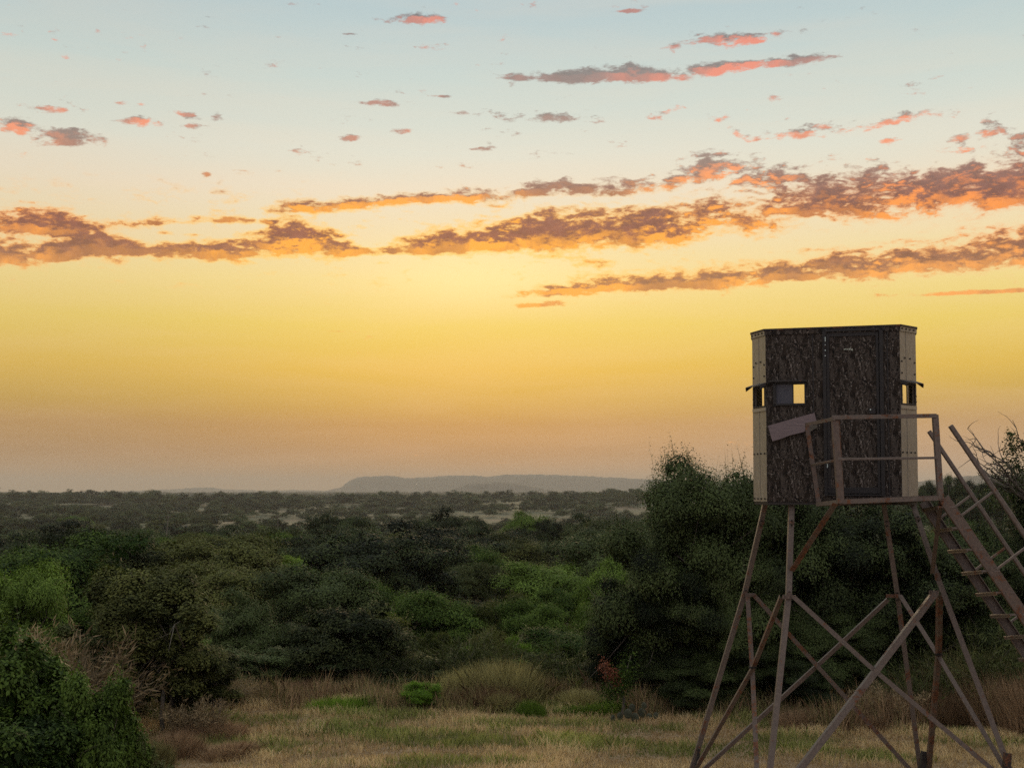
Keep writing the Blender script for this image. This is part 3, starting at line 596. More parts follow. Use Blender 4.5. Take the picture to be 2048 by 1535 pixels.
# ---- hand placed plants, nearest first: px, top, width px, distance, kind, material, name, label, category
HP = [
 (700, 1205, 262, 24.5, 'B0', 'gray', 'round_shrub', 'big round grey-green shrub at the far side of the clearing', 'shrub'),
 (745, 1212, 150, 25.6, 'B1', 'yell', 'yellowish_shrub', 'yellow-tipped shrub crowning the big round grey-green shrub', 'shrub'),
 (508, 1290, 160, 23.6, 'B2', 'oak', 'dark_shrub', 'low dark rounded shrub at the back left corner of the clearing', 'shrub'),
 (478, 1172, 150, 27.0, 'O1', 'oak', 'small_oak', 'dark oak rising behind the low dark rounded shrub', 'tree'),
 (585, 1240, 110, 27.5, 'O0', 'oak', 'small_oak', 'small dark oak between the round shrub and its dark neighbour', 'tree'),
 (40, 1120, 210, 26.0, 'M0', 'mesq', 'mesquite_tree', 'bright green feathery tree at the left edge above the leafy bush', 'tree'),
 (150, 1205, 130, 27.0, 'M1', 'mesq', 'mesquite_tree', 'green feathery tree behind the dry pale shrub', 'tree'),
 (862, 1172, 180, 33.0, 'M1', 'mesq', 'mesquite_tree', 'soft green tree right of the big round shrub', 'tree'),
 (1010, 1180, 110, 33.5, 'M2', 'yell', 'mesquite_tree', 'yellow-green tree in the middle of the brush', 'tree'),
 (1075, 1195, 120, 32.0, 'O2', 'mesq', 'small_tree', 'dense mid-green tree right of the yellow-green one', 'tree'),
 (1125, 1165, 120, 43.0, 'M0', 'mesq', 'mesquite_tree', 'green tree behind the dense mid-green one', 'tree'),
 (982, 1252, 80, 26.5, 'B1', 'olive', 'small_bush', 'small olive bush with a thin yellowish top', 'shrub'),
 (1034, 1268, 52, 25.6, 'M2', 'bright', 'bright_bush', 'small vivid light-green bush in the middle of the brush', 'shrub'),
 (872, 1258, 66, 27.5, 'B2', 'yell', 'small_bush', 'small yellow-green bush right of the big round shrub', 'shrub'),
 (930, 1285, 60, 26.0, 'B0', 'weed', 'small_bush', 'small fresh green bush behind the pale tall grass', 'shrub'),
 (1145, 1252, 190, 27.5, 'M1', 'mesq', 'mesquite_tree', 'bright green tree left of the big oak, above the tall grass', 'tree'),
 (1228, 1108, 120, 38.0, 'M2', 'mesq', 'mesquite_tree', 'tall green tree half hidden by the left side of the big oak', 'tree'),
 (1195, 1190, 110, 30.0, 'M0', 'mesq', 'mesquite_tree', 'green tree beside the left edge of the big oak', 'tree'),
 (1065, 1300, 130, 25.4, 'B1', 'gray', 'small_bush', 'grey-green bush behind the tall grass mound', 'shrub'),
 (1110, 1315, 110, 24.4, 'B0', 'gray', 'small_bush', 'pale grey bush just right of the tall grass mound', 'shrub'),
 (800, 1300, 160, 25.0, 'B2', 'olive', 'small_bush', 'twiggy olive bush right of the big round shrub', 'shrub'),
 (860, 1320, 120, 24.2, 'B1', 'gray', 'small_bush', 'grey twiggy bush behind the vivid green bush', 'shrub'),
 (1010, 1330, 120, 25.0, 'B2', 'olive', 'small_bush', 'olive bush hidden behind the grass mound', 'shrub'),
 (640, 1135, 110, 47.0, 'O0', 'mesq', 'small_tree', 'green tree beyond the big round shrub', 'tree'),
 (600, 1165, 90, 44.0, 'M1', 'weed', 'mesquite_tree', 'light green tree beyond the bare dirt patch', 'tree'),
 (735, 1150, 120, 42.0, 'M2', 'mesq', 'small_tree', 'green brush tree behind the yellow-tipped shrub', 'tree'),
 (850, 1110, 130, 55.0, 'O1', 'oak', 'oak_tree', 'dark oak in the second row, right of centre left', 'tree'),
 (935, 1120, 110, 58.0, 'O2', 'gray', 'oak_tree', 'grey-green oak in the second row near the middle', 'tree'),
 (1045, 1122, 110, 54.0, 'O0', 'olive', 'oak_tree', 'olive oak in the second row above the yellow-green tree', 'tree'),
 (1160, 1092, 120, 62.0, 'O1', 'gray', 'oak_tree', 'grey-green oak below the brown slope', 'tree'),
 (760, 1085, 130, 72.0, 'O2', 'oak', 'oak_tree', 'dark oak left of the middle in the third row', 'tree'),
 (670, 1110, 110, 60.0, 'O0', 'oak', 'oak_tree', 'dark oak above the yellow-tipped shrub', 'tree'),
 (512, 1072, 145, 84.0, 'O1', 'oak', 'oak_tree', 'broad grey-black oak standing behind the bare dirt patch', 'tree'),
 (612, 1064, 90, 90.0, 'M0', 'mesq', 'mesquite_tree', 'light green tree right of the broad grey-black oak', 'tree'),
 (600, 1105, 80, 70.0, 'M1', 'weed', 'mesquite_tree', 'low light green tree right of the dirt patch oak', 'tree'),
 (395, 1062, 100, 96.0, 'M2', 'mesq', 'mesquite_tree', 'bright green tree in the row left of the broad oak', 'tree'),
 (322, 1072, 110, 92.0, 'M1', 'mesq', 'mesquite_tree', 'green tree in the row, second left of the broad oak', 'tree'),
 (440, 1092, 100, 66.0, 'O2', 'gray', 'oak_tree', 'grey-green oak left of the dirt patch', 'tree'),
 (355, 1100, 110, 62.0, 'O0', 'gray', 'oak_tree', 'greyish oak behind the olive tree', 'tree'),
 (248, 1100, 110, 56.0, 'O1', 'oak', 'oak_tree', 'black-green oak behind the olive tree, to its left', 'tree'),
 (160, 1092, 130, 52.0, 'O2', 'olive', 'oak_tree', 'brownish green oak in the left of the second row', 'tree'),
 (100, 1080, 110, 66.0, 'O0', 'gray', 'oak_tree', 'grey oak above the feathery trees at left', 'tree'),
 (128, 1036, 150, 108.0, 'O1', 'oak', 'oak_tree', 'big dark oak standing up left of the valley view', 'tree'),
 (205, 1052, 110, 104.0, 'O2', 'oak', 'oak_tree', 'dark oak right of the big one at left', 'tree'),
 (12, 1062, 120, 84.0, 'O0', 'oak', 'oak_tree', 'dark oak at the left edge of the third row', 'tree'),
 (455, 1045, 110, 112.0, 'O1', 'oak', 'oak_tree', 'dark oak on the crest left of the pole', 'tree'),
 (560, 1050, 90, 114.0, 'O0', 'gray', 'oak_tree', 'grey oak on the crest below the pole', 'tree'),
 (690, 1022, 120, 128.0, 'O2', 'oak', 'oak_tree', 'dark oak on the crest below the left end of the mesa', 'tree'),
 (652, 1045, 100, 112.0, 'O1', 'oak', 'oak_tree', 'dark oak on the crest, second below the mesa end', 'tree'),
 (815, 1058, 100, 98.0, 'O0', 'olive', 'oak_tree', 'olive oak on the crest left of the centre oak', 'tree'),
 (888, 1010, 110, 135.0, 'O1', 'oak', 'oak_tree', 'tallest dark oak on the crest below the mesa', 'tree'),
 (935, 1030, 90, 128.0, 'O2', 'oak', 'oak_tree', 'dark oak right beside the tallest one on the crest', 'tree'),
 (990, 1048, 150, 92.0, 'O0', 'oak', 'oak_tree', 'wide black-green oak left of the brown slope', 'tree'),
 (1052, 1018, 90, 132.0, 'M1', 'mesq', 'mesquite_tree', 'bright green tree on the crest below the mesa', 'tree'),
 (1098, 1035, 70, 122.0, 'O2', 'oak', 'oak_tree', 'dark oak right of the bright green tree on the crest', 'tree'),
 (1165, 1022, 80, 138.0, 'O1', 'oak', 'oak_tree', 'dark oak on the crest above the brown slope', 'tree'),
 (1200, 1038, 120, 104.0, 'O0', 'gray', 'oak_tree', 'round grey-green oak right of the brown slope', 'tree'),
 (1265, 1030, 100, 118.0, 'O2', 'oak', 'oak_tree', 'dark oak at the left edge of the big oak crown', 'tree'),
 (1890, 1070, 110, 60.0, 'M0', 'mesq', 'mesquite_tree', 'green tree seen through the stair', 'tree'),
 (1960, 1055, 110, 70.0, 'M2', 'gray', 'mesquite_tree', 'grey-green tree seen through the handrails', 'tree'),
 (1935, 1030, 90, 110.0, 'M1', 'mesq', 'mesquite_tree', 'light green tree beyond the handrails', 'tree'),
 (2000, 1035, 110, 100.0, 'O1', 'gray', 'oak_tree', 'greyish oak between the handrails and the edge oak', 'tree'),
]
for px, top, wp, Y, k, lm, nm, lab, cat in HP:
    pr = {'O': P_oak, 'M': P_mesq, 'B': P_bush}[k[0]][int(k[1])]
    hp(px, top + 4, wp * 1.12, Y, pr, nm, lab, cat, lm)

# tall oaks on the rise past the cabin
for px, top, wp, Y, lab in ((1862, 962, 60, 205, 'oak on the rise just right of the cabin'), (1905, 950, 62, 200, 'tallest oak on the rise between cabin and handrails'), (1955, 960, 60, 215, 'oak on the rise crossed by the handrails'), (2000, 958, 66, 210, 'oak on the rise in front of the edge branches'), (1835, 975, 60, 195, 'oak on the rise at the cabin edge'), (1885, 985, 70, 170, 'lower oak on the near side of the rise'), (1940, 990, 80, 175, 'lower oak on the rise below the handrail tops')):
    hp(px, top, wp, Y, P_oak[px % 3], 'oak_tree', lab, 'tree', 'oak')

# ---- foreground leafy bush at lower left, the olive tree and the dry shrub
BROAD = Proto(201, 'broad', 36000, 1.05, .9, 1.1, 1.05, .06, .05, .35, 4, 16, K=90, cr=.2, shoots=160, shoot_len=.16, bottom=-.95, lw=.5, lump=.3)
BROAD2 = Proto(202, 'broad', 36000, 1.0, .9, 1.0, 1.0, .06, .05, .35, 4, 16, K=80, cr=.22, shoots=120, shoot_len=.18, bottom=-.95, lw=.5, lump=.3)
hp(15, 1258, 300, 12.6, BROAD, 'leafy_bush', 'large glossy leafy bush filling the lower left corner', 'shrub', rz=1.0)
hp(190, 1350, 175, 12.0, BROAD2, 'leafy_bush', 'lower bright-tipped leafy bush right of the large one in the corner', 'shrub', rz=2.0)
hp(70, 1440, 270, 11.6, BROAD2, 'leafy_bush', 'dark leafy bush at the very bottom of the left corner', 'shrub', rz=4.0)
hp(285, 1478, 120, 12.2, BROAD, 'leafy_bush', 'small sprawling grey-green bush at the foot of the leafy bushes', 'shrub', 'gray', rz=4.0)
OLIVE = Proto(211, 'olive', 42000, 1.0, .9, 1.15, 1.35, .04, .055, .7, 4, 26, BARKG, K=60, cr=.22, shoots=130, shoot_len=.2, shell=.35, bottom=-.95, lump=.5)
hp(330, 1140, 215, 19.6, OLIVE, 'olive_tree', 'slender olive-brown small tree with pale stems left of the clearing', 'tree', rz=.8)
hp(400, 1290, 130, 19.8, OLIVE, 'olive_tree', 'low olive-brown tree leaning over the clearing edge', 'tree', rz=3.1)
hp(260, 1210, 150, 20.6, OLIVE, 'olive_tree', 'shorter grey olive tree just behind the slender one', 'tree', 'gray', rz=5.0)

def wisps(seed, n, R0, H, lean, leaf, matk, curl=.35, stemr=.004, twigs=14):
    """a shrub of thin arching stems that carry fine needle-like leaves"""
    r_ = np.random.default_rng(seed); Ps = []; As = []; ts = []; mb = MB()
    for i in range(n):
        b = np.array([r_.normal() * R0 * .3, r_.normal() * R0 * .3, 0]); d = np.array([r_.normal() * .45 + lean, r_.normal() * .45, 1.0]); ln = H * r_.uniform(.5, 1.05)
        m = 26; t = np.linspace(0, 1, m)[:, None]; d /= np.linalg.norm(d); bend = np.array([d[0], d[1], -.5]) * curl
        Q = b + d * t * ln + bend * (t ** 2) * ln
        mb.tube([Vector(q) for q in Q[::5]], [stemr * (1 - .12 * k) for k in range(len(Q[::5]))], 4)
        tn = d + bend * 2 * t
        for k in range(3, m):
            for j in range(twigs // 3):
                u = r_.normal(size=3) * .6 + tn[k]; Ps.append(Q[k] + r_.normal(size=3) * .03 * H); As.append(u); ts.append(r_.random())
    Ps = np.array(Ps); As = np.array(As); L = leaf * r_.uniform(.5, 1.3, len(Ps)); V, Fq = leafquads(Ps, As, L, L * .09 + .004, r_)
    V[:, 2] = np.maximum(V[:, 2], 0.0)
    return np_mesh('foliage', V, Fq, LM[matk], ts), mb_mesh(mb, 'stems', BARKG)
def put_wisps(name, px, base_y, Y, sc, meshes, label, cat='shrub', rz=0., group=None):
    x = (px - 1024) / F * Y; e = empty(name, (x, Y, g1(x, Y)), rz); e.scale = (sc,) * 3 if not isinstance(sc, tuple) else sc
    link('foliage', meshes[0], e); link('stems', meshes[1], e); return tag(e, label, cat, group)
WB = wisps(301, 70, 1.0, 1.6, .35, .16, 'brown'); WG = wisps(302, 60, 1.0, 1.4, .1, .13, 'gray')
put_wisps('feathery_shrub', 118, 0, 18.3, (1.1, 1.0, 1.32), WB, 'pale dry feathery shrub behind the large leafy bush', rz=0.)
put_wisps('feathery_shrub', 165, 0, 20.2, (1.1, 1.0, 1.1), WG, 'grey feathery shrub right of the pale dry one')
put_wisps('feathery_shrub', 60, 0, 21.5, 1.1, WB, 'second pale dry shrub by the left edge', rz=1.4)
# twiggy grey shrubs at the far clearing edge and at right
for i, (px, Y, sc, k, lab) in enumerate([(755, 23.6, .75, 'g', 'wispy grey shrub in front of the round shrub'), (905, 23.8, .85, 'g', 'wispy grey shrub left of the grass mound'), (980, 24.2, 1.0, 'g', 'wispy pale shrub topping the grass mound'), (1130, 23.4, .85, 'g', 'wispy grey shrub right of the grass mound'), (1190, 22.6, .6, 'g', 'low wispy shrub left of the sapling'),
                                    (1800, 20.6, .75, 'g', 'wispy shrub behind the right back leg'), (1870, 20.8, .85, 'g', 'wispy shrub right of the right back leg'), (1950, 21.2, 1.15, 'g', 'tall wispy grey-green shrub below the stair'), (2020, 21.0, 1.3, 'g', 'tallest wispy shrub at the right edge'), (395, 19.0, .5, 'b', 'small dry twiggy shrub at the foot of the olive trees'), (450, 21.5, .45, 'b', 'small dry shrub at the back left of the clearing'), (1765, 20.0, .5, 'b', 'small brown dry shrub under the cabin')]):
    put_wisps('wispy_shrub', px, 0, Y, sc, WG if k == 'g' else WB, lab, rz=i * 1.3)

# ---- grass
def blades(x, y, h, w, mat_, r_, name, lean=.35, z=None, tone=None):
    n = len(x); z = gz(x, y) if z is None else z; a = r_.uniform(0, 6.28, n); dx, dy = np.cos(a), np.sin(a)
    la = r_.uniform(0, 6.28, n); lx, ly = np.cos(la) * lean * h * r_.random(n), np.sin(la) * lean * h * r_.random(n)
    p0 = np.stack([x - dx * w / 2, y - dy * w / 2, z - .01], -1); p1 = np.stack([x + dx * w / 2, y + dy * w / 2, z - .01], -1)
    m1 = np.stack([x + lx * .4 + dx * w * .35, y + ly * .4 + dy * w * .35, z + h * .6], -1); m0 = np.stack([x + lx * .4 - dx * w * .35, y + ly * .4 - dy * w * .35, z + h * .6], -1)
    t = np.stack([x + lx, y + ly, z + h], -1)
    V = np.stack([p0, p1, m1, t, m0], 1).reshape(-1, 3); Fq = np.arange(n * 5).reshape(n, 5)
    return np_mesh(name, V, Fq, mat_, r_.random(n) if tone is None else tone)
from mathutils import noise as mn
def nz(x, y, s, o=0.0): return np.array([mn.noise((float(a) * s, float(b) * s, o)) for a, b in zip(x, y)])
r_ = np.random.default_rng(3)
n = 150000
y = 15.5 + 7.8 * r_.random(n) ** 0.9; x = (r_.random(n) * 2 - 1) * (y * .46)
gx = np.linspace(-12, 12, 121); gyv = np.linspace(15, 24, 61)
NG = np.array([[mn.noise((a * .55, b * 1.3, 3.3)) + .5 * mn.noise((a * 1.7, b * 2.6, 8.1)) for a in gx] for b in gyv])
def ng(x, y): return NG[np.clip(((y - 15) / 9 * 60).astype(int), 0, 60), np.clip(((x + 12) / 24 * 120).astype(int), 0, 120)]
gn = ng(x, y) + .18 * np.exp(-((y - 18.6) / 1.6) ** 2) - .55 * np.exp(-((y - 15.6) / 1.3) ** 2)
isg = gn + r_.normal(0, .16, n) > .27
ht = (.045 + .05 * r_.random(n)) * (1 + 1.1 * np.clip((y - 21.0) / 1.8, 0, 1)) * (1 + .5 * np.clip(gn * 2, 0, 1))
so_ = np.array([mn.noise((a * 1.1, b * 1.9, 20.)) for a, b in zip(x[:1], y[:1])]); SG = np.array([[mn.noise((a * .8, b * 1.7, 20.3)) + .6 * mn.noise((a * 2.9, b * 4.6, 4.4)) for a in gx] for b in gyv]); sg = SG[np.clip(((y - 15) / 9 * 60).astype(int), 0, 60), np.clip(((x + 12) / 24 * 120).astype(int), 0, 120)]
ht = ht * np.clip(1.15 + 1.3 * sg, .25, 2.0)
ht = ht * (.55 + 0.45 * np.clip((y - 15.5) / 2.5, 0, 1))
for sel, k, nm, lb in ((isg, 'green', 'green_grass', 'patches of green grass in the mown clearing'), (~isg, 'tan', 'dry_grass', 'short straw-coloured grass covering the clearing')):
    tag(link(nm, blades(x[sel], y[sel], ht[sel], .007 + .006 * r_.random(sel.sum()), LM[k], r_, nm, .9, tone=np.clip(.5 + .75 * sg[sel] + r_.normal(0, .2, sel.sum()), 0, 1))), lb, 'grass', kind='stuff')
# taller dry fringe along the far edge of the clearing and under the oaks
n = 42000; x = (r_.random(n) * 2 - 1) * 10.5; edge = 21.9 + .55 * np.sin(x * .7) + .45 * np.sin(x * 1.9 + 1) + .3 * np.sin(x * 4.3 + 2) - 1.75 * np.clip((x - 1.2) / 1.5, 0, 1) - 2.3 * np.clip((-5.2 - x) / 1.0, 0, 1)
y = edge + np.abs(r_.normal(0, .7, n)) - .5 * r_.random(n) ** 3; hh = (.10 + .30 * r_.random(n)) * (.6 + .7 * r_.random(n)) * (1 + .45 * np.sin(x * 2.3 + y * 3) * np.sin(x * 5.1))
ru = r_.random(n) < (.45 + .25 * np.sin(x * 1.3)); hh = hh * (1 + .5 * np.clip((x - 5) / 2, 0, 1))
tag(link('russet_grass', blades(x[ru], y[ru], hh[ru], .010, LM['rust'], r_, 'russet_grass', .6)), 'russet dry grass fringing the far edge of the clearing', 'grass', kind='stuff')
tag(link('straw_grass', blades(x[~ru], y[~ru], hh[~ru], .009, LM['mound'], r_, 'straw_grass', .6)), 'straw and olive tall grass along the edge of the brush', 'grass', kind='stuff')
def mound(seed, n, rx, ry, h, k, name='grass'):
    r2 = np.random.default_rng(seed); a = r2.uniform(0, 6.28, n); q = np.sqrt(r2.random(n)); X = np.cos(a) * q * rx; Yy = np.sin(a) * q * ry
    H = h * (1 - .6 * q ** 2.5) * r2.uniform(.3, 1.05, n); lean = .55
    V_ = []; cl = r2.normal(0, .15, (40, 3)); ci_ = r2.integers(0, 40, n); H = H * (1 + cl[ci_, 2]); X = X * .8 + cl[ci_, 0] * rx * 1.1; Yy = Yy * .8 + cl[ci_, 1] * ry; dx = np.cos(a) * lean * H * q * .7 + r2.normal(.06, .17, n) * H; dy = np.sin(a) * lean * H * q * .7 + r2.normal(0, .17, n) * H; b = r2.uniform(0, 6.28, n); w = .006
    bx, by = np.cos(b) * w / 2, np.sin(b) * w / 2; z0 = np.zeros(n)
    V = np.stack([np.stack([X - bx, Yy - by, z0], -1), np.stack([X + bx, Yy + by, z0], -1), np.stack([X + dx * .45 + bx * .8, Yy + dy * .45 + by * .8, H * .62], -1), np.stack([X + dx, Yy + dy, H], -1), np.stack([X + dx * .45 - bx * .8, Yy + dy * .45 - by * .8, H * .62], -1)], 1).reshape(-1, 3)
    return np_mesh(name, V, np.arange(n * 5).reshape(n, 5), LM[k], r2.random(n))
M_t = mound(1, 20000, 1.0, .7, 1.0, 'mound', 'grass_mound'); M_r = mound(2, 14000, 1.0, .7, .9, 'rust', 'grass_mound')
M_g = mound(4, 7000, 1.0, .6, .55, 'weed', 'weed_patch')
def put(me, name, px, Y, sx_, sz, label, cat, group=None, rz=0.):
    x = (px - 1024) / F * Y; o = link(name, me); o.location = (x, Y, g1(x, Y)); o.scale = (sx_, sx_, sz); o.rotation_euler = (0, 0, rz); return tag(o, label, cat, group)
for px, Y, sx_, sz, k, lab in [(1010, 22.5, 1.05, .66, 't', 'large pale domed clump of tall grass at the far edge of the clearing'), (985, 21.8, .85, .42, 'r', 'russet grass clump at the foot of the pale domed clump'), (930, 22.6, .6, .5, 't', 'pale grass clump left of the domed one'), (1085, 22.3, .45, .45, 'r', 'russet grass clump right of the domed one'), (905, 21.7, .6, .28, 'r', 'low russet grass clump behind the vivid green bush'),
                         (1000, 21.2, .35, .30, 't', 'small upright straw tuft in front of the russet clump'), (1990, 19.9, .95, .85, 'r', 'big russet-brown grass clump at the right below the stair'), (1880, 20.2, .7, .6, 'r', 'russet grass clump behind the right braces'), (1795, 20.0, .6, .55, 'r', 'russet grass clump behind the right back leg'), (2060, 19.2, .8, .95, 'r', 'tall russet grass clump cut by the right edge'),
                         (1925, 21.0, .9, 1.0, 't', 'tall pale green-grey grass clump below the stair'), (1160, 21.6, .6, .3, 't', 'pale grass patch left of the sapling'), (350, 17.6, .5, .38, 'r', 'russet grass clump below the olive tree'), (470, 17.6, .5, .2, 'r', 'low russet tuft in the clearing, left'), (430, 18.9, .6, .34, 'r', 'russet grass clump at the left side of the clearing'), (300, 17.0, .4, .35, 't', 'straw tuft between the leafy bushes and the clearing'), (1700, 19.6, .5, .3, 'r', 'low russet grass under the dark oak'), (1590, 19.7, .55, .3, 'r', 'low russet grass behind the front left leg'),
                         (600, 22.8, .7, .3, 'r', 'russet grass in front of the big round shrub')]:
    put({'t': M_t, 'r': M_r}[k], 'grass_clump', px, Y, sx_, sz, lab, 'grass clump', 'tall grass clumps around the clearing', rz=(px % 7))
for px, Y, sx_, sz, lab in [(680, 21.2, .6, .5, 'green weed patch at the far edge, left end'), (745, 21.3, .5, .5, 'green weed patch right of the first one'), (800, 21.4, .45, .45, 'green weeds beside the vivid green bush'), (1062, 20.8, .40, .5, 'vivid green weed clump in front of the russet grass'), (1215, 20.9, .5, .45, 'green weeds left of the sapling'), (1150, 20.8, .4, .35, 'low green weeds between weed clump and sapling'), (640, 19.3, .7, .12, 'low bright green patch in the mown clearing')]:
    put(M_g, 'weed_clump', px, Y, sx_, sz, lab, 'weeds', 'green weed patches in the clearing', rz=px % 5)
hp(845, 1374, 96, 21.3, P_bush[0], 'vivid_bush', 'small vivid green rounded bush at the far edge of the clearing', 'shrub', 'bright')

# ---- sapling with curved stem and a dead red branch; prickly pear below it
sx0 = at(1243, 1432, 20.6); sz0 = g1(sx0.x, 20.6)
sap = empty('sapling', (sx0.x, 20.6, sz0)); tag(sap, 'crooked little sapling with a dead red branch at the clearing edge', 'tree')
mb = MB(); Q = [Vector((sx0.x, 20.6, sz0 - .05)), at(1248, 1400, 20.6), at(1240, 1372, 20.6), at(1252, 1345, 20.65), at(1262, 1310, 20.7)]
mb.tube(Q, [.03, .024, .018, .012, .006], 7)
mb.tube([at(1244, 1392, 20.6), at(1226, 1375, 20.55), at(1212, 1350, 20.5), at(1208, 1325, 20.5)], [.016, .013, .009, .005], 6)
mb.build('stem', BARKG, sap)
def sprig(pts, n, sp, leaf, k, nm):
    r2 = np.random.default_rng(n); t = r2.random(n) * (len(pts) - 1); i = t.astype(int); f = (t - i)[:, None]; P0 = np.array([tuple(p) for p in pts])
    Pn = P0[i] * (1 - f) + P0[i + 1] * f + r2.normal(0, sp, (n, 3)) - np.array(tuple(sap.location)); L = leaf * r2.uniform(.6, 1.3, n)
    V, Fq = leafquads(Pn, unit(n, r2), L, L * .5, r2); link(nm, np_mesh(nm, V, Fq, LM[k], r2.random(n)), sap)
sprig([at(1208, 1325, 20.5), at(1216, 1345, 20.5), at(1230, 1352, 20.5), at(1234, 1372, 20.5)], 900, .06, .035, 'red', 'dead_leaves')
sprig([at(1240, 1372, 20.6), at(1256, 1345, 20.6), at(1230, 1380, 20.5), at(1222, 1392, 20.5), at(1262, 1310, 20.6)], 2200, .11, .04, 'mesq', 'leaves')
CACT = plain('cactus_skin', (0.05, 0.06, 0.035), 0.6, 0, .3, 8)
cx0 = at(1262, 1440, 20.2); cac = empty('prickly_pear', (cx0.x, 20.2, 0)); tag(cac, 'dark prickly pear cactus pads at the foot of the dark oak', 'cactus')
r2 = np.random.default_rng(8)
for i, (px, py, s_) in enumerate([(1226, 1436, 8), (1240, 1431, 8), (1256, 1426, 10), (1270, 1434, 10), (1264, 1414, 8), (1284, 1424, 10), (1298, 1434, 9), (1288, 1410, 7), (1312, 1430, 7)]):
    c = at(px, py, 20.2 + r2.normal() * .08) - Vector((cx0.x, 20.2, 0)); rr = s_ / F * 20.2; a = r2.uniform(-.5, .5); V = []; Fs = []
    for j in range(5):
        th = -math.pi / 2 + math.pi * j / 4
        for k in range(12):
            f = 2 * math.pi * k / 12; V.append((c.x + math.cos(f) * rr * .8 * math.cos(th) * math.cos(a), c.y + math.sin(th) * rr * .16 + math.cos(f) * rr * math.sin(a) * .5, max(c.z + math.sin(f) * rr * math.cos(th), .0)))
    for j in range(4):
        for k in range(12): Fs.append((j * 12 + k, j * 12 + (k + 1) % 12, (j + 1) * 12 + (k + 1) % 12, (j + 1) * 12 + k))
    me = bpy.data.meshes.new('pad'); me.from_pydata(V, [], Fs); me.update(); me.materials.append(CACT); link('pad', me, cac)

# ---- undergrowth: low brush under and between the trees of the near slope
def joined(name, items, protos, matk, label, cat='brush'):
    """one uncountable mass: plants of a few shapes strewn over the given points (x, y, width, height)"""
    r2 = np.random.default_rng(len(items)); n = len(items); it = np.array(items, float)
    me = bpy.data.meshes.new(name); V = np.stack([it[:, 0], it[:, 1], gz(it[:, 0], it[:, 1])], -1); me.vertices.add(n); me.vertices.foreach_set('co', V.astype(np.float32).ravel())
    a = me.attributes.new('size', 'FLOAT_VECTOR', 'POINT'); a.data.foreach_set('vector', np.stack([it[:, 2], it[:, 2], it[:, 3]], -1).astype(np.float32).ravel())
    a = me.attributes.new('turn', 'FLOAT_VECTOR', 'POINT'); a.data.foreach_set('vector', np.stack([np.zeros(n), np.zeros(n), r2.uniform(0, 6.28, n)], -1).astype(np.float32).ravel())
    o = link(name, me); c = bpy.data.collections.new('shapes_' + name)
    for V_, F_, t_ in protos:
        q = bpy.data.objects.new('foliage_shape', np_mesh('foliage_shape', V_, F_, LM[matk], t_)); c.objects.link(q)
    g = bpy.data.node_groups.new('strew_' + name, 'GeometryNodeTree'); g.interface.new_socket('Geometry', in_out='INPUT', socket_type='NodeSocketGeometry'); g.interface.new_socket('Geometry', in_out='OUTPUT', socket_type='NodeSocketGeometry')
    N, L = g.nodes, g.links; gi = N.new('NodeGroupInput'); go = N.new('NodeGroupOutput'); ip = N.new('GeometryNodeInstanceOnPoints'); ci = N.new('GeometryNodeCollectionInfo'); ci.inputs[0].default_value = c
    ci.inputs['Separate Children'].default_value = True; ci.inputs['Reset Children'].default_value = True; ip.inputs['Pick Instance'].default_value = True
    na = N.new('GeometryNodeInputNamedAttribute'); na.data_type = 'FLOAT_VECTOR'; na.inputs[0].default_value = 'size'; nb = N.new('GeometryNodeInputNamedAttribute'); nb.data_type = 'FLOAT_VECTOR'; nb.inputs[0].default_value = 'turn'
    er = N.new('FunctionNodeEulerToRotation'); L.new(nb.outputs[0], er.inputs[0]); L.new(er.outputs[0], ip.inputs['Rotation']); L.new(na.outputs[0], ip.inputs['Scale'])
    L.new(gi.outputs[0], ip.inputs['Points']); L.new(ci.outputs[0], ip.inputs['Instance']); L.new(ip.outputs[0], go.inputs[0])
    md = o.modifiers.new('strew', 'NODES'); md.node_group = g
    return tag(o, label, cat, kind='stuff')
def light(seed, nl, leaf, K=16, lw=.6, zc=.5, cr=.34, **kw):
    V, Fq, tone, C = crown(seed, nl, .5, .5, .5, zc, leaf, K=K, cr=cr, lw=lw, **kw); return V, Fq, tone
LB = [light(400 + i, 5000, .022, K=26, cr=.26, lump=.45, bottom=-.9) for i in range(4)]; LT = [light(410 + i, 2600, .030, K=26, cr=.27, bottom=-.5, lump=.4) for i in range(5)]; LF = [light(420 + i, 300, .09, bottom=-.3, lump=.5) for i in range(4)]
def openpatch(x, y):
    px = 1024 + x / y * F
    return (abs(x + 16.5) < 3.6 and 60 < y < 84) or (1085 < px < 1185 and 66 < y < 128) or (480 < px < 550 and 40 < y < 70 and False)
groups = {'olive': [], 'gray': [], 'mesq': [], 'oak': []}
r2 = np.random.default_rng(17)
for i in range(1250):
    y_ = 23.6 + 105 * r2.random() ** 1.5; x_ = (r2.random() * 2 - 1) * (y_ * .47 + 2)
    if openpatch(x_, y_): continue
    if x_ > 2.2 and y_ < 24.5: continue
    s_ = r2.uniform(.8, 2.2) * (.75 if y_ < 30 else 1); k = r2.choice(['olive', 'gray', 'mesq', 'oak'], p=[.25, .3, .2, .25]); groups[k].append((x_, y_, s_ * 1.3, s_ * .38 * (1.1 if y_ < 30 else 1)))
for k, lb in (('olive', 'low olive brush filling the slope beyond the clearing'), ('gray', 'low grey-green brush filling the slope beyond the clearing'), ('mesq', 'low bright green brush on the slope beyond the clearing'), ('oak', 'low dark brush on the slope beyond the clearing')):
    joined('undergrowth', groups[k], LB, k, lb)
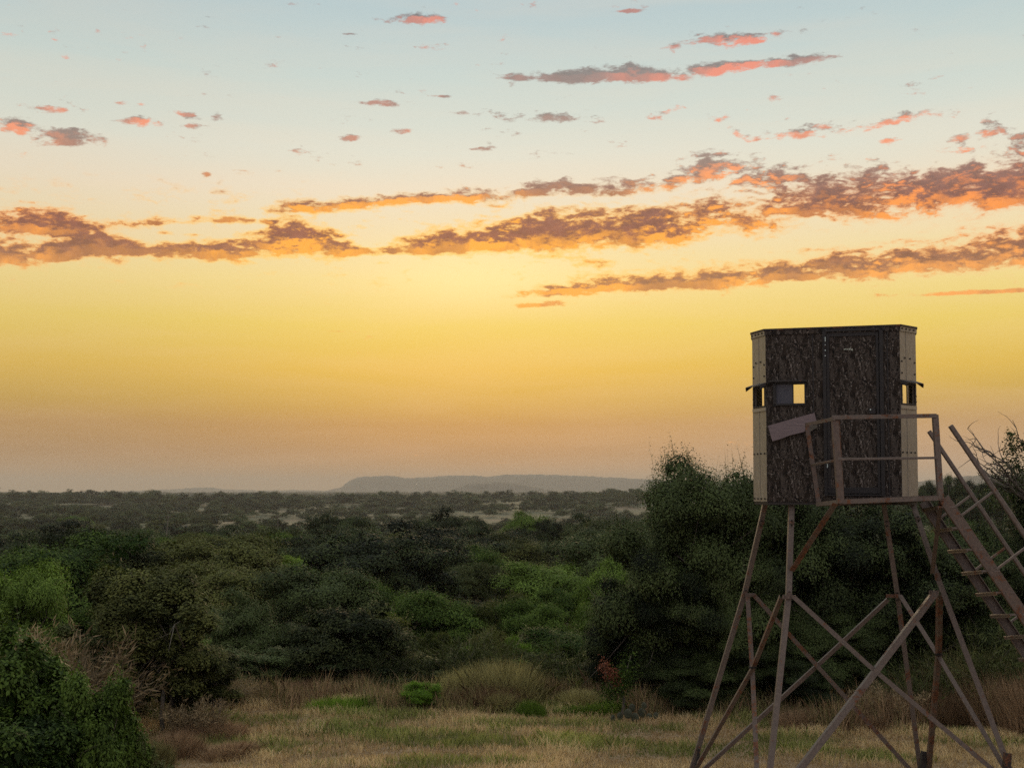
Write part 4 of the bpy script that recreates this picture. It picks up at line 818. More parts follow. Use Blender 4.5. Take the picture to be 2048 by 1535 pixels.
# dry grass tufts showing in the gaps
n = 14000; y = 24 + 100 * r_.random(n) ** 1.7; x = (r_.random(n) * 2 - 1) * y * .46
tag(link('slope_grass', blades(x, y, .3 + .3 * r_.random(n), .03 + .0006 * y, LM['brown'], r_, 'slope_grass', .5)), 'dry brown grass between the bushes on the slope', 'grass', kind='stuff')

# ---- scattered trees down the slope and over the valley
placed = [((px - 1024) / F * Y, Y, wp / F * Y * .5) for px, top, wp, Y, *_ in HP]
def clear_of(x, y, r): return all((x - a) ** 2 + (y - b) ** 2 > (r + c) ** 2 * .55 for a, b, c in placed)
LMK = [(130, 'at the far left'), (250, 'above the feathery shrubs'), (370, 'beyond the olive tree'), (460, 'right of the olive tree'), (560, 'above the low dark shrub'), (680, 'beyond the round shrub'), (790, 'above the yellow-tipped shrub'), (900, 'above the vivid bush'), (1010, 'left of the grass mound'), (1110, 'above the grass mound'), (1200, 'above the sapling'), (1290, 'beside the big live oak'), (1560, 'behind the big live oak'), (1850, 'behind the cabin'), (1900, 'right of the cabin'), (1980, 'behind the handrails'), (2100, 'behind the edge oak')]
def where(px): return next((t for q, t in LMK if px < q), 'far out at the right')
used = set()
ADJ = ['broad', 'rounded', 'low', 'squat', 'domed', 'ragged', 'leaning', 'narrow']
def uniq(kind, dist, px, w, h):
    a = ('broad' if w > 2.05 * h else 'tall' if w < 1.75 * h else 'rounded')
    for l in [f'{kind} {dist} {where(px)}', f'{a} {kind} {dist} {where(px)}'] + [f'{q} {a} {kind} {dist} {where(px)}' for q in ('dense', 'lumpy', 'lopsided', 'fuller', 'slighter', 'darker', 'flat-bottomed')]:
        if l not in used: used.add(l); return l
    return l
cnt = 0; r2 = np.random.default_rng(23); tries = 0
kinds = [('oak', 'dark oak'), ('gray', 'grey-green oak'), ('mesq', 'light green tree'), ('olive', 'olive-brown oak')]
while cnt < 125 and tries < 6000:
    tries += 1; y_ = 36 + 150 * r2.random() ** 1.15; x_ = (r2.random() * 2 - 1) * (y_ * .44)
    if openpatch(x_, y_): continue
    w = r2.uniform(3.6, 6.5); px = 1024 + x_ / y_ * F
    if not clear_of(x_, y_, w / 2): continue
    if 1270 < px < 1830: continue
    k = r2.choice(4, p=[.42, .22, .22, .14]); h = w * r2.uniform(.55, .72)
    h = min(h, EYE - g1(x_, y_) - (34 + r2.random() * 55) / F * y_ + .0)
    if y_ > 130: h = max(h, 2.6)
    if h < 1.4: continue
    placed.append((x_, y_, w / 2)); cnt += 1
    pr = (P_mesq if k == 2 else P_oak)[r2.integers(3)]
    rowt = 'low on the near slope' if y_ < 60 else 'midway up the brushy slope' if y_ < 100 else 'on the crest' if y_ < 140 else 'just past the crest'
    place(pr, 'brush_tree', x_, y_, w, h, uniq(kinds[k][1], rowt, px, w, h), 'tree', 'small trees scattered on the slope', kinds[k][0])
# valley: individual oaks on the nearer valley floor, the rest as one wood
cnt = 0; vp = []
while cnt < 165:
    y_ = 210 + 330 * r2.random() ** 1.1; x_ = (r2.random() * 2 - 1) * (y_ * .45)
    if mn.noise((x_ * .02, y_ * .012, 1.7)) < -.16: continue
    w = r2.uniform(7, 12)
    if any((x_ - a) ** 2 + (y_ - b) ** 2 < 34 for a, b in vp[-80:]): continue
    vp.append((x_, y_)); cnt += 1; k = r2.choice(['oak', 'gray', 'olive', 'mesq'], p=[.55, .25, .1, .1]); p = P_low[r2.integers(3)]
    hh_ = w * r2.uniform(.5, .62); rowt = ('in the nearest valley row' if y_ < 260 else 'in the second valley row' if y_ < 320 else 'in the middle valley row' if y_ < 390 else 'in the fourth valley row' if y_ < 460 else 'in the farthest valley row')
    e = place(p, 'valley_oak', x_, y_, w, hh_, uniq({'oak': 'dark oak', 'gray': 'grey-green oak', 'olive': 'olive oak', 'mesq': 'green oak'}[k], rowt, 1024 + x_ / y_ * F, w, hh_), 'tree', 'oaks on the valley floor', k)
its = {'oak': [], 'gray': []}
for i in range(4600):
    y_ = 380 + 950 * r2.random() ** .85; x_ = (r2.random() * 2 - 1) * (y_ * .5)
    nn_ = mn.noise((x_ * .012, y_ * .007, 1.7)) + .4 * mn.noise((x_ * .04, y_ * .02, 5.7))
    if nn_ < -.20: continue
    w = r2.uniform(6, 13) * (1.9 if y_ > 980 else 1); its['oak' if r2.random() < .68 else 'gray'].append((x_, y_, w, min(w * r2.uniform(.5, .7), 5.0 if y_ > 980 else 9) + (r2.random() ** 3 * 8.5 if y_ > 980 else 0)))
for k, lb in (('oak', 'dark oak woodland covering the hazy valley and its far ridge'), ('gray', 'grey-green woodland mixed into the hazy valley')):
    joined('valley_woods', its[k], LT, k, lb, 'woodland')
its = []
for i in range(9000):
    y_ = 1350 + 4700 * r2.random() ** .9; x_ = (r2.random() * 2 - 1) * (y_ * .47); w = r2.uniform(14, 30); its.append((x_, y_, w, r2.uniform(6, 11)))
joined('distant_woods', its, LF, 'oak', 'far woodland merging into a line at the foot of the hills', 'woodland')

# ---- two utility poles on the valley side
POLE = plain('pole_wood', (0.10, 0.085, 0.07), 0.9)
for px, top, bot, Y, ln_, lab in ((334, 1030, 1062, 330, .0, 'pale leaning utility pole far off in the valley, left'), (556, 1028, 1052, 330, 0, 'dark upright utility pole far off in the valley, right of the leaning one')):
    p = at(px + (3 if px < 400 else 0), top, Y); q = at(px - (4 if px < 400 else 0), bot + 14, Y); t = empty('utility_pole', (q.x, Y, g1(q.x, Y))); tag(t, lab, 'pole')
    MB().tube([Vector((q.x, Y, g1(q.x, Y) - .3)), p], [.16, .11], 7).build('post', POLE if px > 400 else BARKG, t)
    MB().bar(p + Vector((-1.0, 0, -.5)), p + Vector((1.0, 0, -.5)), .12, .12).build('crossarm', POLE, t)

# ------------------------------------------------------------------ the blind on its tower
YF = 14.1; YAW = math.atan((1668 - 1024) / F)
P0 = at(1668, 985, YF); zf = at(1668, 1003, YF).z; zt = at(1668, 655, YF).z
ex = Vector((math.cos(YAW), -math.sin(YAW), 0)); ey = Vector((math.sin(YAW), math.cos(YAW), 0)); ez = Vector((0, 0, 1))
org = Vector((P0.x, P0.y, 0))
def LW(x, y, z): return org + ex * x + ey * y + ez * z
def bp(px, py, off=0.0):
    """point on the front wall plane seen at this pixel, as local (x, z)"""
    d = ray(px, py); c = Vector((0, 0, EYE)); pl = LW(0, -off, 0); t = (pl - c).dot(ey) / d.dot(ey); p = c + d * t - org
    return p.dot(ex), p.z
base_pt = LW(0, 0.95, 0)
BL = empty('hunting_blind', (base_pt.x, base_pt.y, 0)); tag(BL, 'camouflaged hunting cabin raised on a tall rusty steel tower with stair and railed landing', 'hunting blind')
xl = bp(1533, 900)[0]; xr = bp(1803, 900)[0]; ol = bp(1533, 900)[0] - .175; orr = bp(1803, 900)[0] + .195; cd = .30; DP = 1.9
oct_ = [(xl, 0), (xr, 0), (orr, cd), (orr, DP - cd), (xr, DP), (xl, DP), (ol, DP - cd), (ol, cd)]
def panel(A, B, z0, z1, holes, th, name, m, inner=INNER, parent=BL, proud=0.0):
    """a wall sheet from A to B (local xy, outward normal to the right of A->B) with rectangular openings"""
    A = Vector((*A, 0)); B = Vector((*B, 0)); L = (B - A).length; d = (B - A) / L; nrm = Vector((d.y, -d.x, 0)); ss = sorted({0.0, L} | {h[0] for h in holes} | {h[1] for h in holes}); zs = sorted({z0, z1} | {h[2] for h in holes} | {h[3] for h in holes})
    def solid(i, j):
        if not (0 <= i < len(ss) - 1 and 0 <= j < len(zs) - 1): return False
        s_, z_ = (ss[i] + ss[i + 1]) / 2, (zs[j] + zs[j + 1]) / 2
        return not any(h[0] < s_ < h[1] and h[2] < z_ < h[3] for h in holes)
    def P(s_, z_, t): v = A + d * s_ + nrm * (proud - t); return LW(v.x, v.y, z_)
    mo = MB(); mi = MB(); u0 = A.x * .77 + A.y
    for i in range(len(ss) - 1):
        for j in range(len(zs) - 1):
            if not solid(i, j): continue
            a, b, c, e = ss[i], ss[i + 1], zs[j], zs[j + 1]; uv = [(u0 + a, c), (u0 + b, c), (u0 + b, e), (u0 + a, e)]
            mo.add([P(a, c, 0), P(b, c, 0), P(b, e, 0), P(a, e, 0)], [(0, 1, 2, 3)], uv)
            mi.add([P(a, c, th), P(b, c, th), P(b, e, th), P(a, e, th)], [(3, 2, 1, 0)])
            for ok, q in ((solid(i - 1, j), (a, c, a, e)), (solid(i + 1, j), (b, e, b, c)), (solid(i, j - 1), (b, c, a, c)), (solid(i, j + 1), (a, e, b, e))):
                if not ok: mo.add([P(q[0], q[1], 0), P(q[2], q[3], 0), P(q[2], q[3], th), P(q[0], q[1], th)], [(0, 1, 2, 3)], [(u0 + q[0], q[1])] * 4)
    w = mo.build(name, m, parent); mi.build('inner_lining', inner, w)
    return w, P, L
# openings
wx0, wz1 = bp(1552, 768); wx1, wz0 = bp(1609, 806)
dz0 = bp(1700, 988)[1]; dz1 = bp(1700, 662)[1]; dx0 = bp(1650, 800)[0]; dx1 = bp(1763, 800)[0]
zw0 = at(1520, 808, YF).z; zw1 = at(1520, 771, YF).z
chL = math.hypot(.175, cd); chR = math.hypot(.195, cd)
zb = zf; ztop = zt - .01
front, PF, _ = panel((xl, 0), (xr, 0), zb, ztop, [(wx0 - xl, wx1 - xl, wz0, wz1), (dx0 - xl, dx1 - xl, dz0, dz1)], .03, 'wall_panel', CAMO)
panel((xr, 0), (orr, cd), zb, ztop, [(.025, chR - .05, zw0, zw1)], .03, 'wall_panel', CAMO2)[0]['label'] = 'corner panel with pale sky sheen painted in, right'
panel((orr, cd), (orr, DP - cd), zb, ztop, [], .03, 'wall_panel', CAMO2)
panel((orr, DP - cd), (xr, DP), zb, ztop, [(.03, chR - .03, zw0 + .07, zw1 + .19)], .03, 'wall_panel', CAMO2)
panel((xr, DP), (xl, DP), zb, ztop, [(xr - (-.12), xr - (-.545), zw0 + .07, zw1 + .19)], .03, 'wall_panel', CAMO)
panel((xl, DP), (ol, DP - cd), zb, ztop, [(.03, chL - .03, zw0 + .07, zw1 + .19)], .03, 'wall_panel', CAMO2)
panel((ol, DP - cd), (ol, cd), zb, ztop, [], .03, 'wall_panel', CAMO2)
panel((ol, cd), (xl, 0), zb, ztop, [(.05, chL - .025, zw0, zw1)], .03, 'wall_panel', CAMO2)[0]['label'] = 'corner panel with pale sky sheen painted in, left'
def slab(poly, z0, z1, name, m, grow=0.0, parent=BL, crownz=0.0):
    cxy = (sum(p[0] for p in poly) / len(poly), sum(p[1] for p in poly) / len(poly)); n = len(poly)
    pg = [(cxy[0] + (x - cxy[0]) * (1 + grow / abs(.95)), cxy[1] + (y - cxy[1]) * (1 + grow / .95)) for x, y in poly]
    mb = MB(); V = [LW(x, y, z0) for x, y in pg] + [LW(x, y, z1) for x, y in pg] + [LW(*cxy, z1 + crownz)]
    uv = [(x * .77 + y, z0) for x, y in pg] + [(x * .77 + y, z1) for x, y in pg] + [(0, 0)]
    mb.add(V, [tuple(range(n - 1, -1, -1))] + [(i, (i + 1) % n, n + (i + 1) % n, n + i) for i in range(n)] + [(n + i, n + (i + 1) % n, 2 * n) for i in range(n)], uv)
    return mb.build(name, m, parent)
slab(oct_, zb - .035, zb - .002, 'floor_plate', STEELD, -.01)
roof = slab(oct_, ztop + .001, ztop + .02, 'roof', STEELD, .022, crownz=.05)
def rim(A, B, z0, z1, m):
    A = Vector((*A, 0)); B = Vector((*B, 0)); d = (B - A).normalized(); nn_ = Vector((d.y, -d.x, 0)); mb = MB(); q = [A + nn_ * .004, B + nn_ * .004, B + nn_ * .014, A + nn_ * .014]
    V = [LW(v.x, v.y, z0) for v in q] + [LW(v.x, v.y, z1) for v in q]; uv = [(v.x * .77 + v.y, z0) for v in q] + [(v.x * .77 + v.y, z1) for v in q]
    mb.add(V, [(0, 1, 2, 3), (7, 6, 5, 4), (2, 1, 5, 6)[::1], (3, 2, 6, 7), (0, 3, 7, 4), (1, 0, 4, 5)], uv); return mb.build('edge_trim', m, roof)
for i in range(8):
    rim(oct_[i], oct_[(i + 1) % 8], ztop - .055, ztop + .002, CAMO if i in (0, 4) else CAMO2)
# corner posts, seams and screws
scr = MB()
def fpt(A, B, s_, z_, off):
    A = Vector((*A, 0)); B = Vector((*B, 0)); d = (B - A).normalized(); nn_ = Vector((d.y, -d.x, 0)); v = A + d * s_ + nn_ * off; return LW(v.x, v.y, z_), (ex * d.x + ey * d.y), (ex * nn_.x + ey * nn_.y)
CH = [((ol, cd), (xl, 0), chL), ((xr, 0), (orr, cd), chR)]
for ci, (A, B, L) in enumerate(CH):
    rows = [(zt - .035, (.03, .12, .2, .29)), (bp(1668, 718)[1], (.1, .22)), (bp(1668, 725)[1], (.035, L - .035)), (bp(1668, 748)[1], (.035, L - .035)), (bp(1668, 792)[1], (.025, L - .02)), (bp(1668, 803)[1], (.025, L - .02)), (bp(1668, 905)[1], (.03, .12, .21, .3)), (zb + .035, (.03, .12, .21, .3))]
    for z_, ss in rows:
        for s_ in ss:
            if s_ > L - .01: continue
            p, d_, n_ = fpt(A, B, s_, z_, .004 if z_ < zt - .06 else .018); scr.prism(p - n_ * .003, p + n_ * .006, [(math.cos(k * 1.047) * .0105, math.sin(k * 1.047) * .0105) for k in range(6)], (0, 0, 1))
    mb = MB()
    for s_ in ((.17,) if ci == 0 else (.14,)):
        p0_, d_, n_ = fpt(A, B, s_, zb + .01, .0015)
        for z_a, z_b in ((zb + .01, zw0 - .05), (zw1 + .05, ztop - .06)): mb.box(p0_ + ez * ((z_a + z_b) / 2 - zb - .01),   .011, .004, z_b - z_a, d_, n_, ez)
    mb.build('seam_rib', CAMO2, BL)
o = scr.build('screw_heads', SCREW, BL); o['kind'] = 'stuff'
# corner windows: frame and little awning
def wframe(A, B, s0, s1, z0, z1, w=.022, awn=True):
    e = None
    mb = MB(); off = .006
    def P(s_, z_): return fpt(A, B, s_, z_, off)[0]
    for a, b in (((s0 - w / 2, z0 - w), (s0 - w / 2, z1 + w)), ((s1 + w / 2, z0 - w), (s1 + w / 2, z1 + w)), ((s0, z0 - w / 2), (s1, z0 - w / 2)), ((s0, z1 + w / 2), (s1, z1 + w / 2))):
        mb.bar(P(*a), P(*b), w, .016, fpt(A, B, s0, z0, 0)[2])
    fr = mb.build('window_frame', BLACK, BL)
    p, d_, n_ = fpt(A, B, (s0 + s1) / 2, z0 - .045, .008); MB().box(p, s1 - s0 + .06, .012, .04, d_, n_, ez).build('sill_strip', CAMO2, fr)
    if awn:
        pa, d_, n_ = fpt(A, B, s0 - .045, z1 + .045, .01); pb = fpt(A, B, s1 + .045, z1 + .045, .01)[0]; dn = -ez * .03; ot = n_ * .085
        t = Vector((0, 0, .008))
        V = [pa, pb, pb + ot + dn, pa + ot + dn]; V = V + [v + t for v in V]
        mb = MB(); mb.add(V, [(3, 2, 1, 0), (4, 5, 6, 7), (0, 1, 5, 4), (1, 2, 6, 5), (2, 3, 7, 6), (3, 0, 4, 7)])
        for q in (pa, pb):  # side cheeks that hang down
            sgn = -1 if q is pa else 1; w_ = d_ * .008 * sgn; c = [q, q + ot + dn, q + ot * .92 + dn - ez * .045, q - ez * .02]
            V = c + [v + w_ for v in c]; mb.add(V, [(0, 1, 2, 3), (7, 6, 5, 4), (0, 4, 5, 1), (1, 5, 6, 2), (2, 6, 7, 3), (3, 7, 4, 0)])
        mb.build('awning', STEELD, fr)
wframe(*CH[0][:2], .05, chL - .025, zw0, zw1, .016); wframe(*CH[1][:2], .025, chR - .05, zw0, zw1, .016)
wframe((xl, DP), (ol, DP - cd), .03, chL - .03, zw0 + .07, zw1 + .19, awn=False); wframe((orr, DP - cd), (xr, DP), .03, chR - .03, zw0 + .07, zw1 + .19, awn=False)
# front window: black surround, top rail
mb = MB()
for a, b, w in (((wx0 - .018, wz0 - .03), (wx0 - .018, wz1 + .02), .036), ((wx1 + .008, wz0 - .03), (wx1 + .008, wz1 + .02), .016), ((wx0 - .036, wz0 - .013), (wx1 + .016, wz0 - .013), .026), ((wx0 - .1, wz1 + .012), (wx1 + .02, wz1 + .012), .022)):
    mb.bar(LW(a[0], -.012, a[1]), LW(b[0], -.012, b[1]), w, .022, -ey)
wfr = mb.build('window_frame', BLACK, BL)
xs_ = bp(1585, 790)[0]
MB().box(LW((wx0 + xs_) / 2, .018, (wz0 + wz1) / 2), xs_ - wx0, .006, wz1 - wz0, ex, ey, ez).build('sliding_pane', PANE, wfr)
MB().box(LW(xs_ + .006, .018, (wz0 + wz1) / 2), .014, .016, wz1 - wz0, ex, ey, ez).build('pane_edge', BLACK, wfr)
MB().bar(LW(wx0 - .09, -.04, wz1 + .03), LW(wx1 + .03, -.02, wz1 + .03), .02, .05, -ey).build('rain_strip', STEELD, wfr)
# door with its frame
mb = MB(); fx0, fx1 = dx0, dx1; ft = .022
for a, b, w in (((fx0 - .002, dz0 - .02), (fx0 - .002, dz1 + .028), .04), ((fx1 + .004, dz0 - .02), (fx1 + .004, dz1 + .028), .045), ((fx0 - .02, dz1 + .012), (fx1 + .045, dz1 + .012), .03), ((fx0 + .02, dz0 - .01), (fx1 - .02, dz0 - .01), .02)):
    mb.bar(LW(a[0], -.014, a[1]), LW(b[0], -.014, b[1]), w, .022, -ey)
door = empty('door', LW((dx0 + dx1) / 2, 0, dz0) - BL.location); door.parent = BL
def in_door(o): return o
class _D:  # children of the door keep world placing
    pass
lx0, lx1 = dx0 + .022, dx1 - .022
dl = MB(); A_ = lambda x, z, t: LW(x, t, z)
dl.add([A_(lx0, dz0 + .005, .004), A_(lx1, dz0 + .005, .004), A_(lx1, dz1 - .006, .004), A_(lx0, dz1 - .006, .004), A_(lx0, dz0 + .005, .034), A_(lx1, dz0 + .005, .034), A_(lx1, dz1 - .006, .034), A_(lx0, dz1 - .006, .034)],
       [(0, 1, 2, 3), (7, 6, 5, 4), (1, 0, 4, 5), (2, 1, 5, 6), (3, 2, 6, 7), (0, 3, 7, 4)], [(lx0 + .23, dz0), (lx1 + .23, dz0), (lx1 + .23, dz1), (lx0 + .23, dz1)] * 2)
leaf = dl.build('door_leaf', CAMO, door); mb.build('door_frame', BLACK, door)
mb = MB()
for a, b, w in (((lx0 + .015, dz0 + .01), (lx0 + .015, dz1 - .01), .035), ((lx1 - .018, dz0 + .01), (lx1 - .018, dz1 - .01), .032), ((lx0 + .033, dz1 - .035), (lx1 - .035, dz1 - .035), .05), ((lx0 + .033, dz0 + .045), (lx1 - .035, dz0 + .045), .07)):
    mb.bar(LW(a[0], -.001, a[1]), LW(b[0], -.001, b[1]), w, .012, -ey)
mb.build('door_edging', BLACK, leaf)
for py in (684, 690, 949):
    x_, z_ = bp(1650, py); MB().box(LW(x_, -.03, z_), .012, .014, .09, ex, ey, ez).build('hinge', STEELD, door)
mb = MB()
for py, hh_ in ((679, .055), (690, .01), (701, .014), (712, .012), (931, .045)):
    x_, z_ = bp(1650.5 if py < 900 else 1655, py); mb.box(LW(x_, -.0385, z_), .010, .003, hh_, ex, ey, ez)
mb.build('paint_chips', CHIP, door)
x_, z_ = bp(1744, 822)
lk = MB(); lk.box(LW(x_, -.03, z_), .075, .05, .06, ex, ey, ez).build('lock_box', BLACK, door)
MB().tube([LW(x_ - .018, -.056, z_ + .016), LW(x_ - .018, -.064, z_ + .016)], .008, 10).build('lock_pin', CHIP, door)
mb = MB(); x_, z_ = bp(1690, 698)
for a, b, w in ((0, 0, .02), (.022, -.002, .010), (.033, 0, .008), (.05, -.002, .012), (.06, .004, .008), (.078, -.006, .018), (.086, -.014, .006)):
    mb.box(LW(x_ + a, .0022, z_ + b), w, .002, .011 + (a * 97 % 1) * .008, (ex + ez * .3).normalized(), ey, (ez - ex * .3).normalized())
mb.build('sticker_remnant', STICK, leaf)
# vertical overlap seams on the front sheet
mb = MB()
for px in (1628, 1778):
    x_ = bp(px, 900)[0]; mb.box(LW(x_, -.002, (zb + ztop - .06) / 2), .012, .004, ztop - .07 - zb, ex, ey, ez)
mb.build('sheet_seam', BLACK, BL)

# ---- weathered board hung across the front
q = [bp(1536, 851, .05), bp(1571, 841, .05), bp(1600, 833, .05), bp(1629, 825, .05), bp(1634, 846, .05), bp(1611, 857, .05), (bp(1609, 863, .05)), bp(1580, 870, .05), bp(1562, 877, .05), bp(1545, 882, .05), bp(1541, 869, .05)]
mb = MB(); n = len(q); V = [LW(x_, -.052, z_) for x_, z_ in q] + [LW(x_, -.034, z_) for x_, z_ in q]; mb.add(V, [tuple(range(n)), tuple(range(2 * n - 1, n - 1, -1))] + [((i + 1) % n, i, n + i, n + (i + 1) % n) for i in range(n)], [(x_, z_ * 1) for x_, z_ in q] * 2)
mb.build('loose_board', WOOD, BL)['label'] = 'weathered purple-grey board hanging askew'
q = [bp(1618, 852, .08), bp(1634, 848, .08), bp(1635, 854, .08), bp(1620, 863, .08)]
mb = MB(); V = [LW(x_, -.08, z_) for x_, z_ in q] + [LW(x_, -.055, z_) for x_, z_ in q]; mb.add(V, [(0, 3, 2, 1)[::-1], (7, 6, 5, 4), (1, 0, 4, 5), (2, 1, 5, 6), (3, 2, 6, 7), (0, 3, 7, 4)], [(x_, z_) for x_, z_ in q] * 2)
mb.build('board_scrap', plain('old_plank', (0.11, 0.1, 0.085), .9), BL)

# ---- landing
YN, YB = 13.2, 14.02
LB_ = at(1680, 1001, YN); LC = at(1886, 993, YN); LA = at(1636, 1006, YB - .05); LDp = at(1838, 997, YB)
def edgebar(p, q, name, m, w=.045, h=.05): return MB().angle(p, q, w, .008, (0, -1, 0)).build(name, m, BL)
deck = MB(); th = Vector((0, 0, -.012)); up = Vector((0, 0, .014))
deck.add([LB_ + up, LC + up, LDp + up, LA + up, LB_ + up + th, LC + up + th, LDp + up + th, LA + up + th], [(0, 1, 2, 3), (7, 6, 5, 4), (0, 4, 5, 1), (1, 5, 6, 2), (2, 6, 7, 3), (3, 7, 4, 0)])
dk = deck.build('landing_deck', STEELR, BL)
# raised diamond ridges of the expanded metal along the front edge
mb = MB()
for i in range(46):
    t = (i + .5) / 46; p = LB_.lerp(LC, t) + up + Vector((0, .02, .003)); mb.box(p, .012, .03, .006)
o = mb.build('deck_ridges', STEELR, dk); o['kind'] = 'stuff'
for a, b in ((LB_, LC), (LC, LDp), (LA, LB_), (LDp, LA)): MB().angle(a + Vector((0, 0, -.012)), b + Vector((0, 0, -.012)), .048, .007, (0, -1, 0) if abs((b - a).x) > abs((b - a).y) * .3 else (-1, 0, 0)).build('edge_angle', STEEL, dk)
for t in (.33, .66): MB().bar(LB_.lerp(LC, t) + Vector((0, .02, -.03)), LA.lerp(LDp, t) + Vector((0, 0, -.03)), .03, .03).build('deck_joist', STEELD, dk)
# ---- railing
def piece(name, p, q, w, h, m=STEEL, ref=(0, -1, 0), kind='angle', flip=1):
    mb = MB()
    if kind == 'angle': mb.angle(p, q, w, .006, ref, flip)
    else: mb.bar(p, q, w, h, ref)
    return mb.build(name, m, BL)
pB1 = at(1669, 834, YN + .02); pC1 = at(1870, 829, YN); pA1 = at(1613, 850, YB - .06)
piece('railing_post', at(1681, 1006, YN), pB1, .066, .05, STEELR); piece('railing_post', at(1881, 997, YN), pC1 + Vector((0, 0, .0)), .058, .05); piece('railing_post', at(1637, 1010, YB - .05), pA1, .05, .04, STEELR, flip=-1)
piece('railing_post', at(1681 + 5, 1006, YN + .02), at(1669 + 7, 838, YN + .02), .028, .028, STEELR, kind='bar')
piece('railing_top', at(1664, 834.5, YN - .03), at(1873, 831, YN - .03), .046, .012, kind='bar'); piece('railing_top', at(1611, 849, YB - .09), at(1668, 837, YN - .04), .04, .012, kind='bar')
piece('railing_middle', at(1676, 918, YN - .02), at(1876, 915, YN - .02), .027, .02, kind='bar'); piece('railing_middle', at(1624, 929, YB - .08), at(1677, 919, YN), .026, .02, kind='bar')
# loop of wire lying on the top rail
mb = MB(); c = at(1779, 829, YN - .03); mb.tube([c + Vector((math.cos(a) * .035, math.sin(a) * .02, math.sin(a) * .012)) for a in np.linspace(0, 6.0, 14)], .0025, 4); mb.build('wire_loop', STEELD, BL)

# ---- legs
def member(name, pts, w, m=STEEL, t=.007, ref=(0, -1, 0), flip=1):
    mb = MB()
    for a, b in zip(pts[:-1], pts[1:]): mb.angle(a, b, w, t, ref, flip)
    return mb.build(name, m, BL)
gnd = -.05
def toground(p, q):
    t = (gnd - p.z) / (q.z - p.z); return p + (q - p) * t
top1, j1, f1 = at(1531, 1004, 15.55), at(1489, 1187, 15.8), at(1388, 1522, 16.15)
top2, j2, f2 = at(1583, 1004, 14.35), at(1577, 1190, 14.05), at(1540, 1535, 13.65)
top3, j3, f3 = at(1766, 1004, 15.55), at(1794, 1192, 15.8), at(1837, 1522, 16.15)
top4, j4, f4 = at(1823, 1004, 14.45), at(1873, 1152, 14.15), at(2009, 1514, 13.75)
g1_, g2_, g3_, g4_ = toground(j1, f1), toground(j2, f2), toground(j3, f3), toground(j4, f4)
for a, b, c, fl in ((top1, j1, g1_, -1), (top2, j2, g2_, -1), (top3, j3, g3_, 1), (top4, j4, g4_, 1)):
    lg = member('leg', [a, b, c], .063, STEEL, .009, (0, -1, 0), fl)
    mb = MB(); mb.box(a.lerp(b, .22) + Vector((0, -.042, 0)), .07, .008, .03); mb.box(b + Vector((0, -.043, 0)), .06, .008, .08); mb.build('splice_plate', STEELR, lg)
    for t in (.2, .25, .96): MB().tube([a.lerp(b, t) + Vector((0, -.04, 0)), a.lerp(b, t) + Vector((0, -.058, 0))], .010, 6).build('bolt', SCREW, lg)
# ---- braces
def brace(p, q, kink=None, w=.055, m=STEEL, fl=1): return member('cross_brace', [p, q] if kink is None else [p, kink, q], w, m, .006, (0, -1, 0), fl)
brace(at(1494, 1188, 15.78), g2_ + Vector((-.03, .03, .1)), at(1504, 1345, 15.1), .058, STEELR)
brace(at(1563, 1192, 14.1), at(1397, 1527, 16.0), at(1506, 1335, 15.0), .05, STEELR, -1)
brace(at(1508, 1190, 15.75), at(1819, 1537, 16.0), None, .056)
brace(at(1776, 1198, 15.75), at(1408, 1537, 16.1), at(1655, 1311, 15.9), .05, STEELR, -1)
brace(at(1587, 1193, 14.0), at(1984, 1537, 13.72), at(1735, 1328, 13.9), .052)
brace(at(1871, 1184, 14.05), at(1596, 1541, 13.6) , at(1735, 1362, 13.85), .070, STEEL, -1)
brace(at(1800, 1192, 15.75), at(2008, 1535, 13.8), at(1876, 1312, 15.0), .055, STEELR)
brace(at(1879, 1186, 14.15), at(1857, 1537, 16.0), at(1877, 1309, 15.0), .06, STEELR, -1)
# braces run on to the feet below the frame
for p, q in ((at(1819, 1537, 16.0), g3_), (at(1408, 1537, 16.1), g1_), (at(1984, 1537, 13.72), g4_), (at(1596, 1541, 13.6), g2_), (at(1857, 1537, 16.0), g3_), (at(1397, 1527, 16.0), g1_)):
    member('brace_end', [p, q + Vector((0, .03, .02))], .052, STEEL)
for px, py, Y, w in ((1500, 1189, 15.78, .1), (1576, 1193, 14.03, .1), (1784, 1191, 15.72, .12), (1868, 1184, 14.1, .09)):
    p = at(px, py, Y - .05); mb = MB(); mb.box(p, w * 1.3, .008, .045); mb.tube([p + Vector((.04, 0, 0)), p + Vector((.04, -.02, 0))], .011, 6); mb.tube([p + Vector((-.03, 0, 0)), p + Vector((-.03, -.02, 0))], .011, 6); mb.build('gusset_plate', STEELR, BL)
for p in (at(1505, 1334, 14.9), at(1877, 1308, 14.9)):
    MB().box(p, .09, .05, .02).build('wire_tie', SCREW, BL)
# ---- struts under the landing
mb = MB(); mb.angle(at(1671, 1003, YN + .03), at(1584, 1137, 14.1), .062, .007, (0, -1, 0)); mb.build('landing_strut', STEELR, BL)
mb = MB(); mb.angle(at(1880, 1000, YN + .03), at(1863, 1143, 14.1), .05, .007, (0, -1, 0)); mb.build('landing_strut', STEELR, BL)
# beams under the cabin floor
for a, b in ((top1, top3), (top2, top4), (top1, top2), (top3, top4)):
    MB().bar(a + Vector((0, 0, .0)), b + Vector((0, 0, .0)), .05, .05).build('floor_beam', STEELD, BL)

